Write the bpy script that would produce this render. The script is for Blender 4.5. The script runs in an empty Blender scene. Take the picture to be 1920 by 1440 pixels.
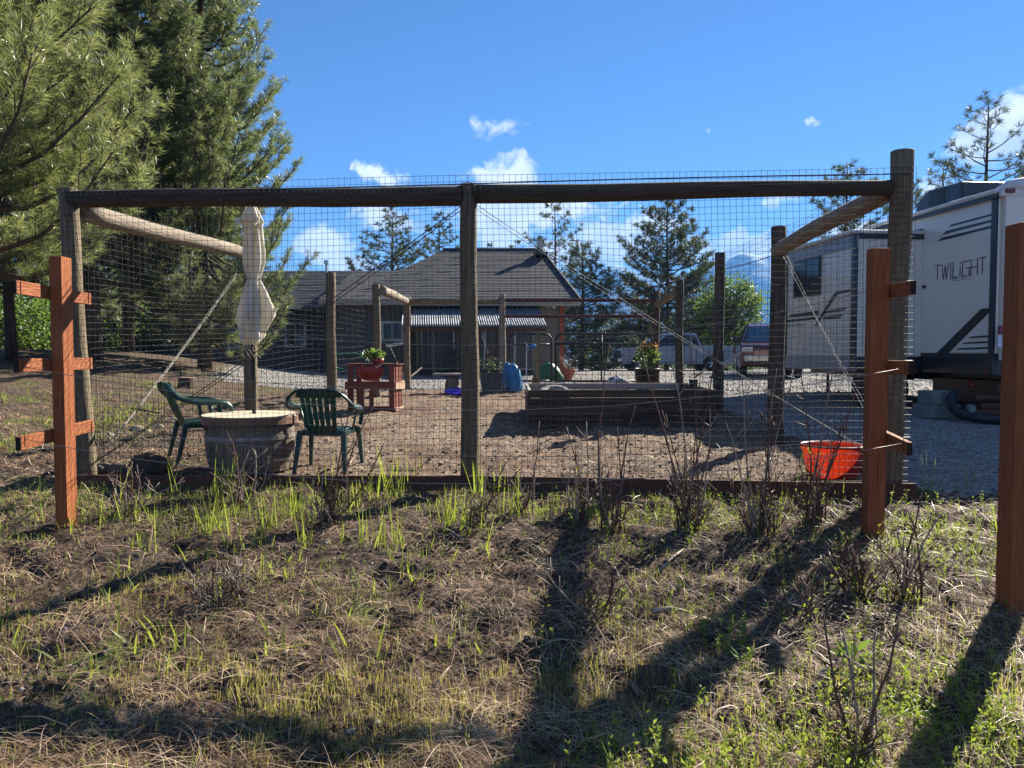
import bpy, bmesh, math, random
import numpy as np
from mathutils import Vector, Matrix, Quaternion
PI = math.pi
rnd = random.Random(7)
rng = np.random.default_rng(11)
sc = bpy.context.scene
C = sc.collection

# ------------------------------------------------------------------ camera, sky, sun, exposure
CAMZ = 1.30
F_PX = 1442.0
PITCH = math.atan(62.0 / F_PX)
cam = bpy.data.cameras.new('camera')
cam.sensor_width = 36.0
cam.lens = 36.0 * F_PX / 1920.0
cam.clip_start = 0.05
cam.clip_end = 20000
camo = bpy.data.objects.new('camera', cam)
C.objects.link(camo)
camo.location = (0, 0, CAMZ)
camo.rotation_euler = (PI / 2 - PITCH, 0, 0)
sc.camera = camo
cp, sp = math.cos(PITCH), math.sin(PITCH)


def ray(px, py):
    xc = (px - 960) / F_PX
    yc = (720 - py) / F_PX
    d = Vector((xc, yc * sp + cp, yc * cp - sp))
    return d / d.y


def P(px, py, d):
    """world point seen at a photo pixel at world distance d in front of the camera"""
    r = ray(px, py)
    return Vector((r.x * d, d, CAMZ + r.z * d))


SUN_AZ, SUN_EL = math.radians(41), math.radians(32)
sun_dir = Vector((math.sin(SUN_AZ) * math.cos(SUN_EL), math.cos(SUN_AZ) * math.cos(SUN_EL), math.sin(SUN_EL)))
sl = bpy.data.lights.new('sun', 'SUN')
sl.energy = 5.0
sl.angle = math.radians(0.5)
sl.color = (1.0, 0.93, 0.80)
so = bpy.data.objects.new('sun', sl)
C.objects.link(so)
so.rotation_euler = (-sun_dir).to_track_quat('-Z', 'Y').to_euler()

sc.view_settings.view_transform = 'Standard'
sc.view_settings.look = 'None'
sc.view_settings.exposure = 1.80
sc.view_settings.gamma = 1
sc.view_settings.use_curve_mapping = False
sc.cycles.max_bounces = 8
sc.cycles.transparent_max_bounces = 12
sc.cycles.caustics_reflective = False
sc.cycles.caustics_refractive = False

world = bpy.data.worlds.new('World')
sc.world = world
world.use_nodes = True
wt = world.node_tree
for n in list(wt.nodes):
    wt.nodes.remove(n)


def N(t, typ, **kw):
    n = t.nodes.new(typ)
    for k, v in kw.items():
        setattr(n, k, v)
    return n


def LK(t, a, b):
    t.links.new(a, b)


def math_node(t, op, a, b=None, c=None, clamp=False):
    n = N(t, 'ShaderNodeMath', operation=op, use_clamp=clamp)
    for i, v in enumerate((a, b, c)):
        if v is None:
            continue
        if isinstance(v, (int, float)):
            n.inputs[i].default_value = v
        else:
            LK(t, v, n.inputs[i])
    return n.outputs[0]


def vmath(t, op, a, b):
    n = N(t, 'ShaderNodeVectorMath', operation=op)
    for i, v in enumerate((a, b)):
        if isinstance(v, (tuple, list, Vector)):
            n.inputs[i].default_value = tuple(v)
        else:
            LK(t, v, n.inputs[i])
    return n


def build_world():
    t = wt
    out = N(t, 'ShaderNodeOutputWorld')
    bg = N(t, 'ShaderNodeBackground')
    bg.inputs['Strength'].default_value = 0.050
    sky = N(t, 'ShaderNodeTexSky', sky_type='NISHITA')
    sky.sun_disc = False
    sky.sun_elevation = SUN_EL
    sky.sun_rotation = SUN_AZ
    sky.altitude = 900
    sky.air_density = 1.0
    sky.dust_density = 0.0
    sky.ozone_density = 3.0
    tint = N(t, 'ShaderNodeMix', data_type='RGBA', blend_type='MULTIPLY')
    tint.inputs['Factor'].default_value = 1.0
    LK(t, sky.outputs[0], tint.inputs['A'])
    tint.inputs['B'].default_value = (0.30, 0.48, 0.70, 1)
    tc = N(t, 'ShaderNodeTexCoord')
    dirv = tc.outputs['Generated']
    # warp for ragged cloud outlines
    wn = N(t, 'ShaderNodeTexNoise')
    wn.inputs['Scale'].default_value = 9.0
    wn.inputs['Detail'].default_value = 6
    wn.inputs['Roughness'].default_value = 0.62
    LK(t, dirv, wn.inputs['Vector'])
    off = vmath(t, 'SUBTRACT', wn.outputs['Color'], (0.5, 0.5, 0.5))
    offs = vmath(t, 'MULTIPLY', off.outputs[0], (0.10, 0.10, 0.065))
    wd = vmath(t, 'ADD', dirv, offs.outputs[0]).outputs[0]
    blobs = [  # photo pixel, half width px, half height px, strength
        (940, 322, 85, 34, 1.0), (1010, 395, 170, 34, .95), (945, 430, 80, 45, .95), (1160, 455, 95, 45, 1.0), (1230, 425, 60, 24, .8),
        (1400, 462, 95, 42, 1.0), (1300, 470, 60, 30, .7), (600, 468, 72, 46, 1.0), (740, 410, 80, 34, .9), (655, 500, 90, 24, .9),
        (700, 325, 75, 20, .62), (650, 322, 18, 14, .6), (930, 242, 58, 18, .40), (888, 222, 18, 20, .42), (1525, 249, 15, 13, .75),
        (1637, 228, 14, 12, .5), (1342, 255, 9, 6, .5), (1850, 262, 75, 50, 1.0), (1905, 222, 55, 60, 1.0), (1740, 370, 48, 40, .95),
        (1640, 440, 120, 34, .8), (1500, 360, 60, 16, .5), (1990, 260, 80, 90, 1.0), (120, 540, 120, 60, .9), (330, 500, 120, 60, .7),
        (1060, 470, 90, 30, .85)]
    acc = None
    for (px, py, hw, hh, st) in blobs:
        r = ray(px, py).normalized()
        s1 = math.sqrt(1 + ((px - 960) / F_PX) ** 2)
        df = vmath(t, 'SUBTRACT', wd, tuple(r))
        sx = F_PX * s1 / hw
        sz = F_PX * s1 / hh
        scd = vmath(t, 'MULTIPLY', df.outputs[0], (sx, sx * .8, sz))
        ln = N(t, 'ShaderNodeVectorMath', operation='LENGTH')
        LK(t, scd.outputs[0], ln.inputs[0])
        v = math_node(t, 'SUBTRACT', 1.0, ln.outputs['Value'])
        v = math_node(t, 'MULTIPLY', v, st * 1.8)
        acc = v if acc is None else math_node(t, 'SMOOTH_MAX', acc, v, 0.15)
    # scattered fair-weather clouds elsewhere, low band round the horizon
    n2 = N(t, 'ShaderNodeTexNoise')
    n2.inputs['Scale'].default_value = 3.2
    n2.inputs['Detail'].default_value = 8
    n2.inputs['Roughness'].default_value = .6
    sq = vmath(t, 'MULTIPLY', dirv, (1, 1, 2.6))
    LK(t, sq.outputs[0], n2.inputs['Vector'])
    sep = N(t, 'ShaderNodeSeparateXYZ')
    LK(t, dirv, sep.inputs[0])
    behind = math_node(t, 'MULTIPLY_ADD', sep.outputs[1], -1.5, 0.6, clamp=True)
    g = math_node(t, 'SUBTRACT', n2.outputs['Fac'], 0.50)
    g = math_node(t, 'MULTIPLY', g, 4.0)
    g = math_node(t, 'MULTIPLY', g, behind)
    g = math_node(t, 'ADD', g, math_node(t, 'MULTIPLY_ADD', behind, 3.0, -3.0))
    acc = math_node(t, 'MAXIMUM', acc, g)
    n3 = N(t, 'ShaderNodeTexNoise')
    n3.inputs['Scale'].default_value = 38
    n3.inputs['Detail'].default_value = 8
    n3.inputs['Roughness'].default_value = .65
    sq3 = vmath(t, 'MULTIPLY', wd, (1, 1, 1.5))
    LK(t, sq3.outputs[0], n3.inputs['Vector'])
    e = math_node(t, 'SUBTRACT', n3.outputs['Fac'], 0.52)
    e = math_node(t, 'MULTIPLY', e, 2.8)
    near = math_node(t, 'MULTIPLY_ADD', acc, 2.2, 1.0, clamp=True)
    e = math_node(t, 'MULTIPLY', e, near)
    acc = math_node(t, 'ADD', acc, e)
    mr = N(t, 'ShaderNodeMapRange', interpolation_type='SMOOTHSTEP')
    mr.inputs['From Min'].default_value = -0.05
    mr.inputs['From Max'].default_value = 0.75
    LK(t, acc, mr.inputs['Value'])
    # cloud body colour: bright tops, faint blue-grey cores
    n4 = N(t, 'ShaderNodeTexNoise')
    n4.inputs['Scale'].default_value = 14
    n4.inputs['Detail'].default_value = 5
    up = vmath(t, 'ADD', wd, (0, 0, .012))
    LK(t, up.outputs[0], n4.inputs['Vector'])
    cr = N(t, 'ShaderNodeValToRGB')
    cr.color_ramp.elements[0].position = .34
    cr.color_ramp.elements[0].color = (4.0, 4.6, 5.6, 1)
    cr.color_ramp.elements[1].position = .62
    cr.color_ramp.elements[1].color = (6.9, 7.1, 7.3, 1)
    LK(t, n4.outputs['Fac'], cr.inputs['Fac'])
    mx = N(t, 'ShaderNodeMix', data_type='RGBA')
    LK(t, math_node(t, 'MULTIPLY', mr.outputs[0], .96), mx.inputs['Factor'])
    LK(t, tint.outputs['Result'], mx.inputs['A'])
    LK(t, cr.outputs['Color'], mx.inputs['B'])
    LK(t, mx.outputs['Result'], bg.inputs['Color'])
    LK(t, bg.outputs[0], out.inputs['Surface'])


build_world()

# ------------------------------------------------------------------ materials
MATS = {}


def M(name, col, col2=None, rough=.7, scale=6.0, stretch=(1, 1, 1), bump=0.0, bscale=None, spec=.3, metal=0.0,
      trans=0.0, transcol=None, coat=0.0, contrast=.25, detail=5, spots=None, spotscale=3.0, spotat=.62, alpha=None, perobj=0.0, coords='Object'):
    m = bpy.data.materials.new(name)
    m.use_nodes = True
    t = m.node_tree
    b = t.nodes['Principled BSDF']
    out = t.nodes['Material Output']
    b.inputs['Roughness'].default_value = rough
    b.inputs['Metallic'].default_value = metal
    b.inputs['Specular IOR Level'].default_value = spec
    if coat:
        b.inputs['Coat Weight'].default_value = coat
        b.inputs['Coat Roughness'].default_value = .05
    c2 = col2 if col2 else tuple(c * .72 for c in col)
    tc = N(t, 'ShaderNodeTexCoord')
    mp = N(t, 'ShaderNodeMapping')
    mp.inputs['Scale'].default_value = stretch
    LK(t, tc.outputs[coords], mp.inputs['Vector'])
    oi = N(t, 'ShaderNodeObjectInfo')
    vadd = N(t, 'ShaderNodeVectorMath', operation='ADD')
    LK(t, mp.outputs[0], vadd.inputs[0])
    rs = math_node(t, 'MULTIPLY', oi.outputs['Random'], 37.0)
    LK(t, rs, vadd.inputs[1])
    n = N(t, 'ShaderNodeTexNoise')
    n.inputs['Scale'].default_value = scale
    n.inputs['Detail'].default_value = detail
    n.inputs['Roughness'].default_value = .6
    LK(t, vadd.outputs[0], n.inputs['Vector'])
    cr = N(t, 'ShaderNodeValToRGB')
    cr.color_ramp.elements[0].position = .5 - contrast * .7
    cr.color_ramp.elements[0].color = (*c2, 1)
    cr.color_ramp.elements[1].position = .5 + contrast * .7
    cr.color_ramp.elements[1].color = (*col, 1)
    LK(t, n.outputs['Fac'], cr.inputs['Fac'])
    colout = cr.outputs['Color']
    if spots:
        n2 = N(t, 'ShaderNodeTexNoise')
        n2.inputs['Scale'].default_value = spotscale
        n2.inputs['Detail'].default_value = 6
        LK(t, vadd.outputs[0], n2.inputs['Vector'])
        mr = N(t, 'ShaderNodeMapRange')
        mr.inputs['From Min'].default_value = spotat
        mr.inputs['From Max'].default_value = spotat + .08
        LK(t, n2.outputs['Fac'], mr.inputs['Value'])
        mx = N(t, 'ShaderNodeMix', data_type='RGBA')
        LK(t, mr.outputs[0], mx.inputs['Factor'])
        LK(t, colout, mx.inputs['A'])
        mx.inputs['B'].default_value = (*spots, 1)
        colout = mx.outputs['Result']
    if perobj:
        hs = N(t, 'ShaderNodeHueSaturation')
        v = math_node(t, 'MULTIPLY_ADD', oi.outputs['Random'], perobj, 1 - perobj / 2)
        LK(t, v, hs.inputs['Value'])
        LK(t, colout, hs.inputs['Color'])
        colout = hs.outputs[0]
    LK(t, colout, b.inputs['Base Color'])
    if bump:
        n3 = N(t, 'ShaderNodeTexNoise')
        n3.inputs['Scale'].default_value = bscale or scale * 3
        n3.inputs['Detail'].default_value = 6
        LK(t, vadd.outputs[0], n3.inputs['Vector'])
        bp = N(t, 'ShaderNodeBump')
        bp.inputs['Strength'].default_value = bump
        bp.inputs['Distance'].default_value = .02
        LK(t, n3.outputs['Fac'], bp.inputs['Height'])
        LK(t, bp.outputs[0], b.inputs['Normal'])
    if trans:
        tr = N(t, 'ShaderNodeBsdfTranslucent')
        if transcol:
            tr.inputs['Color'].default_value = (*transcol, 1)
        else:
            LK(t, colout, tr.inputs['Color'])
        ms = N(t, 'ShaderNodeMixShader')
        ms.inputs['Fac'].default_value = trans
        LK(t, b.outputs[0], ms.inputs[1])
        LK(t, tr.outputs[0], ms.inputs[2])
        LK(t, ms.outputs[0], out.inputs['Surface'])
    MATS[name] = m
    return m


WS = (6, 6, .7)
M('old_log', (.23, .18, .105), (.11, .085, .055), rough=.85, scale=5, stretch=WS, bump=.9, bscale=14, spots=(.09, .065, .045), spotscale=4, spotat=.66, perobj=.25)
M('grey_log', (.33, .27, .20), (.19, .15, .11), rough=.85, scale=5, stretch=WS, bump=.9, bscale=14, spots=(.10, .08, .06), spotscale=4, spotat=.68)
M('dark_log', (.115, .085, .056), (.05, .038, .028), rough=.85, scale=5, stretch=WS, bump=.9, bscale=14)
M('red_stain', (.42, .145, .052), (.22, .062, .025), rough=.75, scale=7, stretch=(11, 11, .55), bump=.8, bscale=20, spots=(.07, .022, .012), spotscale=3.2, spotat=.66, spec=.2, contrast=.32)
M('bar_end_dark', (.035, .022, .016), (.02, .012, .01), rough=.9, scale=30, bump=.5)
M('brown_board', (.125, .055, .034), (.07, .032, .022), rough=.8, scale=4, stretch=(9, 9, .8), bump=.5, bscale=14, perobj=.3)
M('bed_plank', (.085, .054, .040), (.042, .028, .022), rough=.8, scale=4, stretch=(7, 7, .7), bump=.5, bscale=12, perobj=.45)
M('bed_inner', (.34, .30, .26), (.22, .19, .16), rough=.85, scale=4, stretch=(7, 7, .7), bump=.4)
M('pallet_red', (.22, .060, .034), (.13, .032, .02), rough=.75, scale=4, stretch=(7, 7, .8), bump=.4, bscale=12, perobj=.3)
M('pallet_bare', (.45, .30, .19), (.30, .18, .11), rough=.8, scale=4, stretch=(7, 7, .8), bump=.3)
M('net_black', (.016, .016, .018), rough=.42, spec=.4, scale=40)
M('net_knot', (.012, .012, .013), rough=.9, spec=.05, scale=40)
M('straw_pale', (.74, .56, .38), (.50, .35, .22), rough=.5, spec=.4, scale=2.5)
M('rope_white', (.62, .58, .50), (.42, .38, .32), rough=.8, scale=60, bump=.8)
M('wire_grey', (.30, .28, .27), rough=.35, metal=.6, scale=40)
M('wire_dark', (.05, .045, .045), rough=.4, metal=.4, scale=40)
M('steel_dark', (.022, .022, .026), rough=.45, metal=.1, scale=8)
M('rust_pipe', (.10, .028, .022), (.05, .018, .016), rough=.6, scale=9, bump=.3)
M('galv', (.55, .57, .60), (.40, .42, .45), rough=.38, metal=.85, scale=9)
M('zinc_roof', (.17, .19, .23), (.11, .13, .16), rough=.62, metal=.25, scale=3, spots=(.25, .27, .30), spotscale=2)
M('chair_green', (.004, .036, .033), (.003, .028, .026), rough=.38, spec=.5, scale=5, trans=.12, transcol=(.03, .42, .34))
M('umbrella', (.88, .85, .77), (.82, .78, .68), rough=.9, scale=5, stretch=(4, 4, .6), bump=.35, bscale=6, trans=.55, spots=(.66, .57, .42), spotscale=3.4, spotat=.62)
M('stave', (.25, .19, .14), (.12, .09, .07), rough=.85, scale=5, stretch=(8, 8, .8), bump=.7, bscale=12, perobj=.35)
M('hoop', (.34, .33, .32), (.20, .17, .15), rough=.5, metal=.6, scale=12)
M('table_top', (.58, .52, .38), (.42, .35, .24), rough=.7, scale=5, stretch=(1, 9, 6), bump=.3)
M('table_edge', (.24, .13, .08), (.15, .085, .055), rough=.6, scale=5, stretch=(3, 3, 8), bump=.3)
M('tub_red', (.22, .028, .022), (.19, .024, .02), rough=.45, spec=.4, scale=5, trans=.15, transcol=(1.0, .06, .008))
M('bowl_red', (.30, .026, .022), rough=.4, spec=.4, scale=5)
M('terracotta', (.42, .13, .075), (.30, .09, .055), rough=.8, scale=8)
M('pot_dark', (.035, .042, .045), rough=.5, scale=8)
M('pot_grey', (.075, .080, .085), (.05, .055, .06), rough=.6, scale=8, bump=.2)
M('blue_bag', (.03, .20, .42), (.02, .13, .30), rough=.45, spec=.4, scale=7, bump=.7, bscale=5)
M('purple_plastic', (.10, .05, .62), rough=.35, scale=5)
M('white_bag', (.42, .41, .42), (.10, .10, .11), rough=.8, scale=9, contrast=.12, bump=.5, bscale=9)
M('rubber', (.022, .022, .024), rough=.75, scale=30, bump=.3)
M('old_rubber', (.30, .27, .24), (.13, .12, .11), rough=.85, scale=8, bump=.4)
M('stone', (.40, .34, .27), (.28, .23, .18), rough=.9, scale=9, bump=.6)
M('bark', (.105, .070, .050), (.035, .024, .019), rough=.95, scale=5, stretch=(3, 3, .6), bump=1.0, bscale=7)
M('bark_light', (.34, .30, .25), (.15, .12, .10), rough=.9, scale=4, stretch=(2, 2, 3), bump=.5)
M('limb', (.13, .10, .075), (.06, .045, .035), rough=.9, scale=9, bump=.5)
M('needle_near', (.165, .18, .085), (.085, .10, .05), rough=.36, spec=.5, scale=1.6, trans=.40, transcol=(.36, .41, .13), contrast=.2)
M('needle', (.15, .168, .088), (.078, .096, .052), rough=.38, spec=.5, scale=1.3, trans=.38, transcol=(.26, .32, .11), contrast=.2)
M('needle_far', (.070, .090, .052), (.036, .054, .034), rough=.5, spec=.3, scale=.9, trans=.25, transcol=(.11, .15, .05), contrast=.2)
M('leaf_tree', (.095, .13, .04), (.03, .055, .02), rough=.5, spec=.35, scale=1.3, trans=.36, transcol=(.22, .36, .05), contrast=.2)
M('leaf_plant', (.075, .13, .035), (.045, .08, .025), rough=.45, spec=.4, scale=8, trans=.35, transcol=(.22, .33, .05))
M('leaf_red', (.20, .14, .04), (.12, .08, .03), rough=.45, scale=8, trans=.35, transcol=(.5, .25, .06))
M('grass_green', (.14, .20, .035), (.09, .13, .03), rough=.5, spec=.35, scale=3, trans=.42, transcol=(.44, .52, .06))
M('leaf_dull', (.06, .09, .035), (.03, .05, .02), rough=.5, scale=8, trans=.25, transcol=(.14, .2, .05))
M('weed', (.12, .17, .035), (.07, .11, .025), rough=.5, spec=.3, scale=3, trans=.40, transcol=(.34, .42, .06))
M('sprout', (.26, .25, .07), (.16, .15, .045), rough=.6, scale=4, trans=.4, transcol=(.55, .50, .12))
M('straw', (.68, .475, .285), (.22, .13, .078), rough=.55, spec=.4, scale=2.5, contrast=.2, trans=.1)
M('straw_dark', (.20, .115, .065), (.10, .055, .032), rough=.7, scale=3, contrast=.2)
M('chip', (.42, .33, .24), (.13, .095, .07), rough=.85, scale=4, contrast=.12)
M('clod', (.10, .07, .052), (.05, .036, .028), rough=.95, scale=9, bump=.6)
M('cane', (.16, .072, .046), (.085, .042, .03), rough=.6, spec=.4, scale=14)
M('cane_grey', (.34, .28, .22), (.20, .15, .11), rough=.7, scale=14)
M('pebble', (.34, .32, .30), (.12, .115, .11), rough=.75, scale=5, contrast=.22)
M('rv_white', (.76, .70, .60), (.72, .67, .57), rough=.22, spec=.5, scale=1.5, coat=.25)
M('rv_grey', (.30, .32, .34), (.28, .30, .32), rough=.3, spec=.5, scale=2)
M('rv_dark', (.026, .030, .038), rough=.3, spec=.5, scale=3)
M('rv_black', (.010, .012, .016), rough=.3, spec=.5, scale=3)
M('rv_roof', (.78, .78, .76), rough=.5, scale=3)
M('glass_dark', (.010, .013, .017), rough=.08, spec=.45, scale=3)
M('glass_blue', (.06, .14, .20), (.05, .11, .16), rough=.05, spec=.9, scale=2)
M('lens_red', (.22, .012, .018), rough=.2, spec=.6, scale=3)
M('lens_clear', (.55, .55, .52), rough=.1, spec=.8, scale=3)
M('plate', (.62, .70, .80), (.42, .56, .74), rough=.4, scale=8)
M('ink', (.02, .03, .09), rough=.5, scale=3)
M('truck_silver', (.20, .225, .27), (.19, .21, .255), rough=.28, metal=.3, spec=.5, scale=2, coat=.7)
M('car_maroon', (.115, .028, .032), (.10, .024, .028), rough=.28, metal=.3, spec=.5, scale=2, coat=.8)
M('chrome', (.70, .70, .72), rough=.18, metal=1.0, scale=3)
M('block', (.21, .24, .22), (.15, .17, .16), rough=.9, scale=9, bump=.5)
M('hose_black', (.02, .025, .032), rough=.5, scale=30)
M('hose_green', (.02, .14, .075), rough=.5, scale=8)
M('shingle', (.088, .090, .102), (.050, .051, .058), rough=.9, scale=14, contrast=.2, bump=.4, perobj=.2)
M('wall_navy', (.060, .066, .085), (.05, .056, .073), rough=.7, scale=3, perobj=.1)
M('wall_grey', (.12, .115, .108), (.10, .096, .09), rough=.75, scale=3, perobj=.1)
M('wall_tan', (.22, .19, .15), (.19, .165, .13), rough=.8, scale=3)
M('fascia', (.38, .33, .27), (.30, .26, .21), rough=.7, scale=4)
M('trim_white', (.55, .55, .52), rough=.6, scale=4)
M('trim_red', (.36, .085, .04), rough=.6, scale=4)
M('kennel_dark', (.05, .046, .042), (.03, .028, .026), rough=.8, scale=9, bump=.5)  # dark interior of the kennel put into a sheet's colour
M('crate_wood', (.42, .32, .20), (.3, .22, .14), rough=.8, scale=4, stretch=(6, 6, .8))
M('fence_white', (.66, .68, .70), rough=.6, scale=4)
M('snow_rock', (.05, .06, .075), (.035, .045, .06), rough=.9, scale=.002)


# ------------------------------------------------------------------ scene-graph helpers
W = {}


def frame(loc, rz=0.0):
    return Matrix.Translation(Vector(loc)) @ Matrix.Rotation(rz, 4, 'Z')


def link(o, Mw, parent=None):
    C.objects.link(o)
    W[o.name] = Mw
    if parent is not None:
        o.parent = parent
        o.matrix_basis = W[parent.name].inverted() @ Mw
    else:
        o.matrix_basis = Mw
    return o


def tag(o, label, cat, group=None, kind=None):
    if label:
        o['label'] = label
    if cat:
        o['category'] = cat
    if group:
        o['group'] = group
    if kind:
        o['kind'] = kind
    return o


def thing(name, label, cat, loc=(0, 0, 0), rz=0.0, group=None):
    o = bpy.data.objects.new(name, None)
    o.empty_display_size = .1
    link(o, frame(loc, rz))
    return tag(o, label, cat, group)


class MB:
    def __init__(s):
        s.v = []
        s.f = []

    def add(s, vs, fs):
        b = len(s.v)
        s.v += [tuple(v) for v in vs]
        s.f += [tuple(i + b for i in f) for f in fs]
        return s

    def box(s, c, sz, rot=None, taper=1.0):
        hx, hy, hz = sz[0] / 2, sz[1] / 2, sz[2] / 2
        vs = []
        for z in (-1, 1):
            k = taper if z > 0 else 1
            for x, y in ((-1, -1), (1, -1), (1, 1), (-1, 1)):
                v = Vector((x * hx * k, y * hy * k, z * hz))
                if rot is not None:
                    v = rot @ v
                vs.append(v + Vector(c))
        return s.add(vs, [(3, 2, 1, 0), (4, 5, 6, 7), (0, 1, 5, 4), (1, 2, 6, 5), (2, 3, 7, 6), (3, 0, 4, 7)])

    def tube(s, pts, r, n=6, cap=True, squash=1.0):
        pts = [Vector(p) for p in pts]
        k = len(pts)
        rr = r if isinstance(r, (list, tuple)) else [r] * k
        vs = []
        prev = None
        for i, p in enumerate(pts):
            a = pts[max(i - 1, 0)]
            b = pts[min(i + 1, k - 1)]
            t = (b - a)
            if t.length < 1e-9:
                t = Vector((0, 0, 1))
            t.normalize()
            if prev is None:
                ref = Vector((0, 0, 1)) if abs(t.z) < .9 else Vector((1, 0, 0))
                u = t.cross(ref).normalized()
            else:
                u = (prev - t * prev.dot(t))
                u = u.normalized() if u.length > 1e-6 else t.cross(Vector((0, 0, 1))).normalized()
            prev = u
            w = t.cross(u)
            for j in range(n):
                a_ = 2 * PI * j / n
                vs.append(p + (u * math.cos(a_) + w * math.sin(a_) * squash) * rr[i])
        fs = []
        for i in range(k - 1):
            for j in range(n):
                j2 = (j + 1) % n
                fs.append((i * n + j, i * n + j2, (i + 1) * n + j2, (i + 1) * n + j))
        if cap:
            fs.append(tuple(reversed(range(n))))
            fs.append(tuple((k - 1) * n + j for j in range(n)))
        return s.add(vs, fs)

    def lathe(s, prof, n=24, c=(0, 0, 0), fold=None, cap=False):
        """prof: (r, z) list; fold(theta, z, r)->r"""
        vs = []
        for (r, z) in prof:
            for j in range(n):
                a = 2 * PI * j / n
                q = fold(a, z, r) if fold else r
                vs.append((c[0] + q * math.cos(a), c[1] + q * math.sin(a), c[2] + z))
        fs = []
        for i in range(len(prof) - 1):
            for j in range(n):
                j2 = (j + 1) % n
                fs.append((i * n + j, i * n + j2, (i + 1) * n + j2, (i + 1) * n + j))
        if cap:
            fs.append(tuple(reversed(range(n))))
            fs.append(tuple((len(prof) - 1) * n + j for j in range(n)))
        return s.add(vs, fs)

    def prism(s, poly, y0, y1, axis='y'):
        """poly in (a,b); extruded along axis"""
        k = len(poly)
        def mk(a, b, c):
            return {'y': (a, c, b), 'x': (c, a, b), 'z': (a, b, c)}[axis]
        vs = [mk(a, b, y0) for a, b in poly] + [mk(a, b, y1) for a, b in poly]
        fs = [tuple(range(k)), tuple(reversed(range(k, 2 * k)))]
        for i in range(k):
            j = (i + 1) % k
            fs.append((j, i, i + k, j + k))
        return s.add(vs, fs)

    def quad(s, a, b, c, d):
        return s.add([a, b, c, d], [(0, 1, 2, 3)])

    def build(s, name, mat, parent=None, space='world', F=None, smooth=False, bevel=0, solid=0, label=None):
        me = bpy.data.meshes.new(name)
        if F is None:
            F = W[parent.name] if parent is not None else Matrix.Identity(4)
        vs = s.v
        if space == 'world':
            Fi = F.inverted()
            vs = [Fi @ Vector(v) for v in vs]
        me.from_pydata(vs, [], s.f)
        bm = bmesh.new()
        bm.from_mesh(me)
        bmesh.ops.recalc_face_normals(bm, faces=bm.faces)
        bm.to_mesh(me)
        bm.free()
        me.materials.append(MATS[mat] if isinstance(mat, str) else mat)
        if smooth:
            me.polygons.foreach_set('use_smooth', [True] * len(me.polygons))
        o = bpy.data.objects.new(name, me)
        link(o, F, parent)
        if solid:
            md = o.modifiers.new('solid', 'SOLIDIFY')
            md.thickness = solid
            md.offset = 0
        if bevel:
            md = o.modifiers.new('bevel', 'BEVEL')
            md.width = bevel
            md.segments = 2
            md.limit_method = 'ANGLE'
        if label:
            o['label'] = label
        return o


def axis_frame(p0, p1, roll_ref=None):
    p0, p1 = Vector(p0), Vector(p1)
    z = (p1 - p0).normalized()
    ref = Vector(roll_ref) if roll_ref else (Vector((0, 1, 0)) if abs(z.y) < .9 else Vector((0, 0, 1)))
    x = ref.cross(z).normalized()
    y = z.cross(x)
    R = Matrix((x, y, z)).transposed().to_4x4()
    return Matrix.Translation(p0) @ R, (p1 - p0).length


def pole(name, p0, p1, r0, r1, mat, parent=None, n=14, wob=.012, seed=0, label=None):
    """round log along local Z, slightly crooked"""
    F, L = axis_frame(p0, p1)
    r = random.Random(seed * 31 + 5)
    k = 12
    m = MB()
    pts, rr = [], []
    a1, a2 = r.uniform(0, 6), r.uniform(0, 6)
    for i in range(k + 1):
        t = i / k
        e = math.sin(PI * t)
        pts.append((wob * e * math.sin(t * 5 + a1), wob * e * math.cos(t * 4 + a2), L * t))
        rr.append((r0 + (r1 - r0) * t) * r.uniform(.97, 1.03))
    # small chamfer ends
    pts = [pts[0]] + pts[1:-1] + [(pts[-1][0], pts[-1][1], L - .008), pts[-1]]
    rr = rr[:-1] + [rr[-1], rr[-1] * .94]
    m.tube(pts, rr, n)
    o = m.build(name, mat, parent, space='local', F=F, smooth=False, label=label)
    o.data.polygons.foreach_set('use_smooth', [len(p.vertices) == 4 for p in o.data.polygons])
    return o


def board(name, p0, p1, w, t, mat, parent=None, ref=None, bevel=.003, label=None):
    """sawn board along local Z; local x = w side, local y = t side"""
    F, L = axis_frame(p0, p1, ref)
    m = MB()
    m.box((0, 0, L / 2), (w, t, L))
    return m.build(name, mat, parent, space='local', F=F, bevel=bevel, label=label)


def np_mesh(name, V, Fc, mat, parent=None, smooth=False, k=None, F=None):
    V = np.asarray(V, np.float32)
    Fc = np.asarray(Fc, np.int32)
    k = Fc.shape[1]
    me = bpy.data.meshes.new(name)
    me.vertices.add(len(V))
    me.vertices.foreach_set('co', V.ravel())
    me.loops.add(Fc.size)
    me.loops.foreach_set('vertex_index', Fc.ravel())
    me.polygons.add(len(Fc))
    me.polygons.foreach_set('loop_start', np.arange(0, Fc.size, k, dtype=np.int32))
    me.polygons.foreach_set('loop_total', np.full(len(Fc), k, np.int32))
    if smooth:
        me.polygons.foreach_set('use_smooth', np.ones(len(Fc), bool))
    me.update(calc_edges=True)
    me.materials.append(MATS[mat] if isinstance(mat, str) else mat)
    o = bpy.data.objects.new(name, me)
    Fw = F if F is not None else (W[parent.name] if parent is not None else Matrix.Identity(4))
    if not (Fw == Matrix.Identity(4)):
        Fi = np.array(Fw.inverted())
        V2 = V @ Fi[:3, :3].T + Fi[:3, 3]
        me.vertices.foreach_set('co', V2.astype(np.float32).ravel())
    link(o, Fw, parent)
    return o


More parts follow.
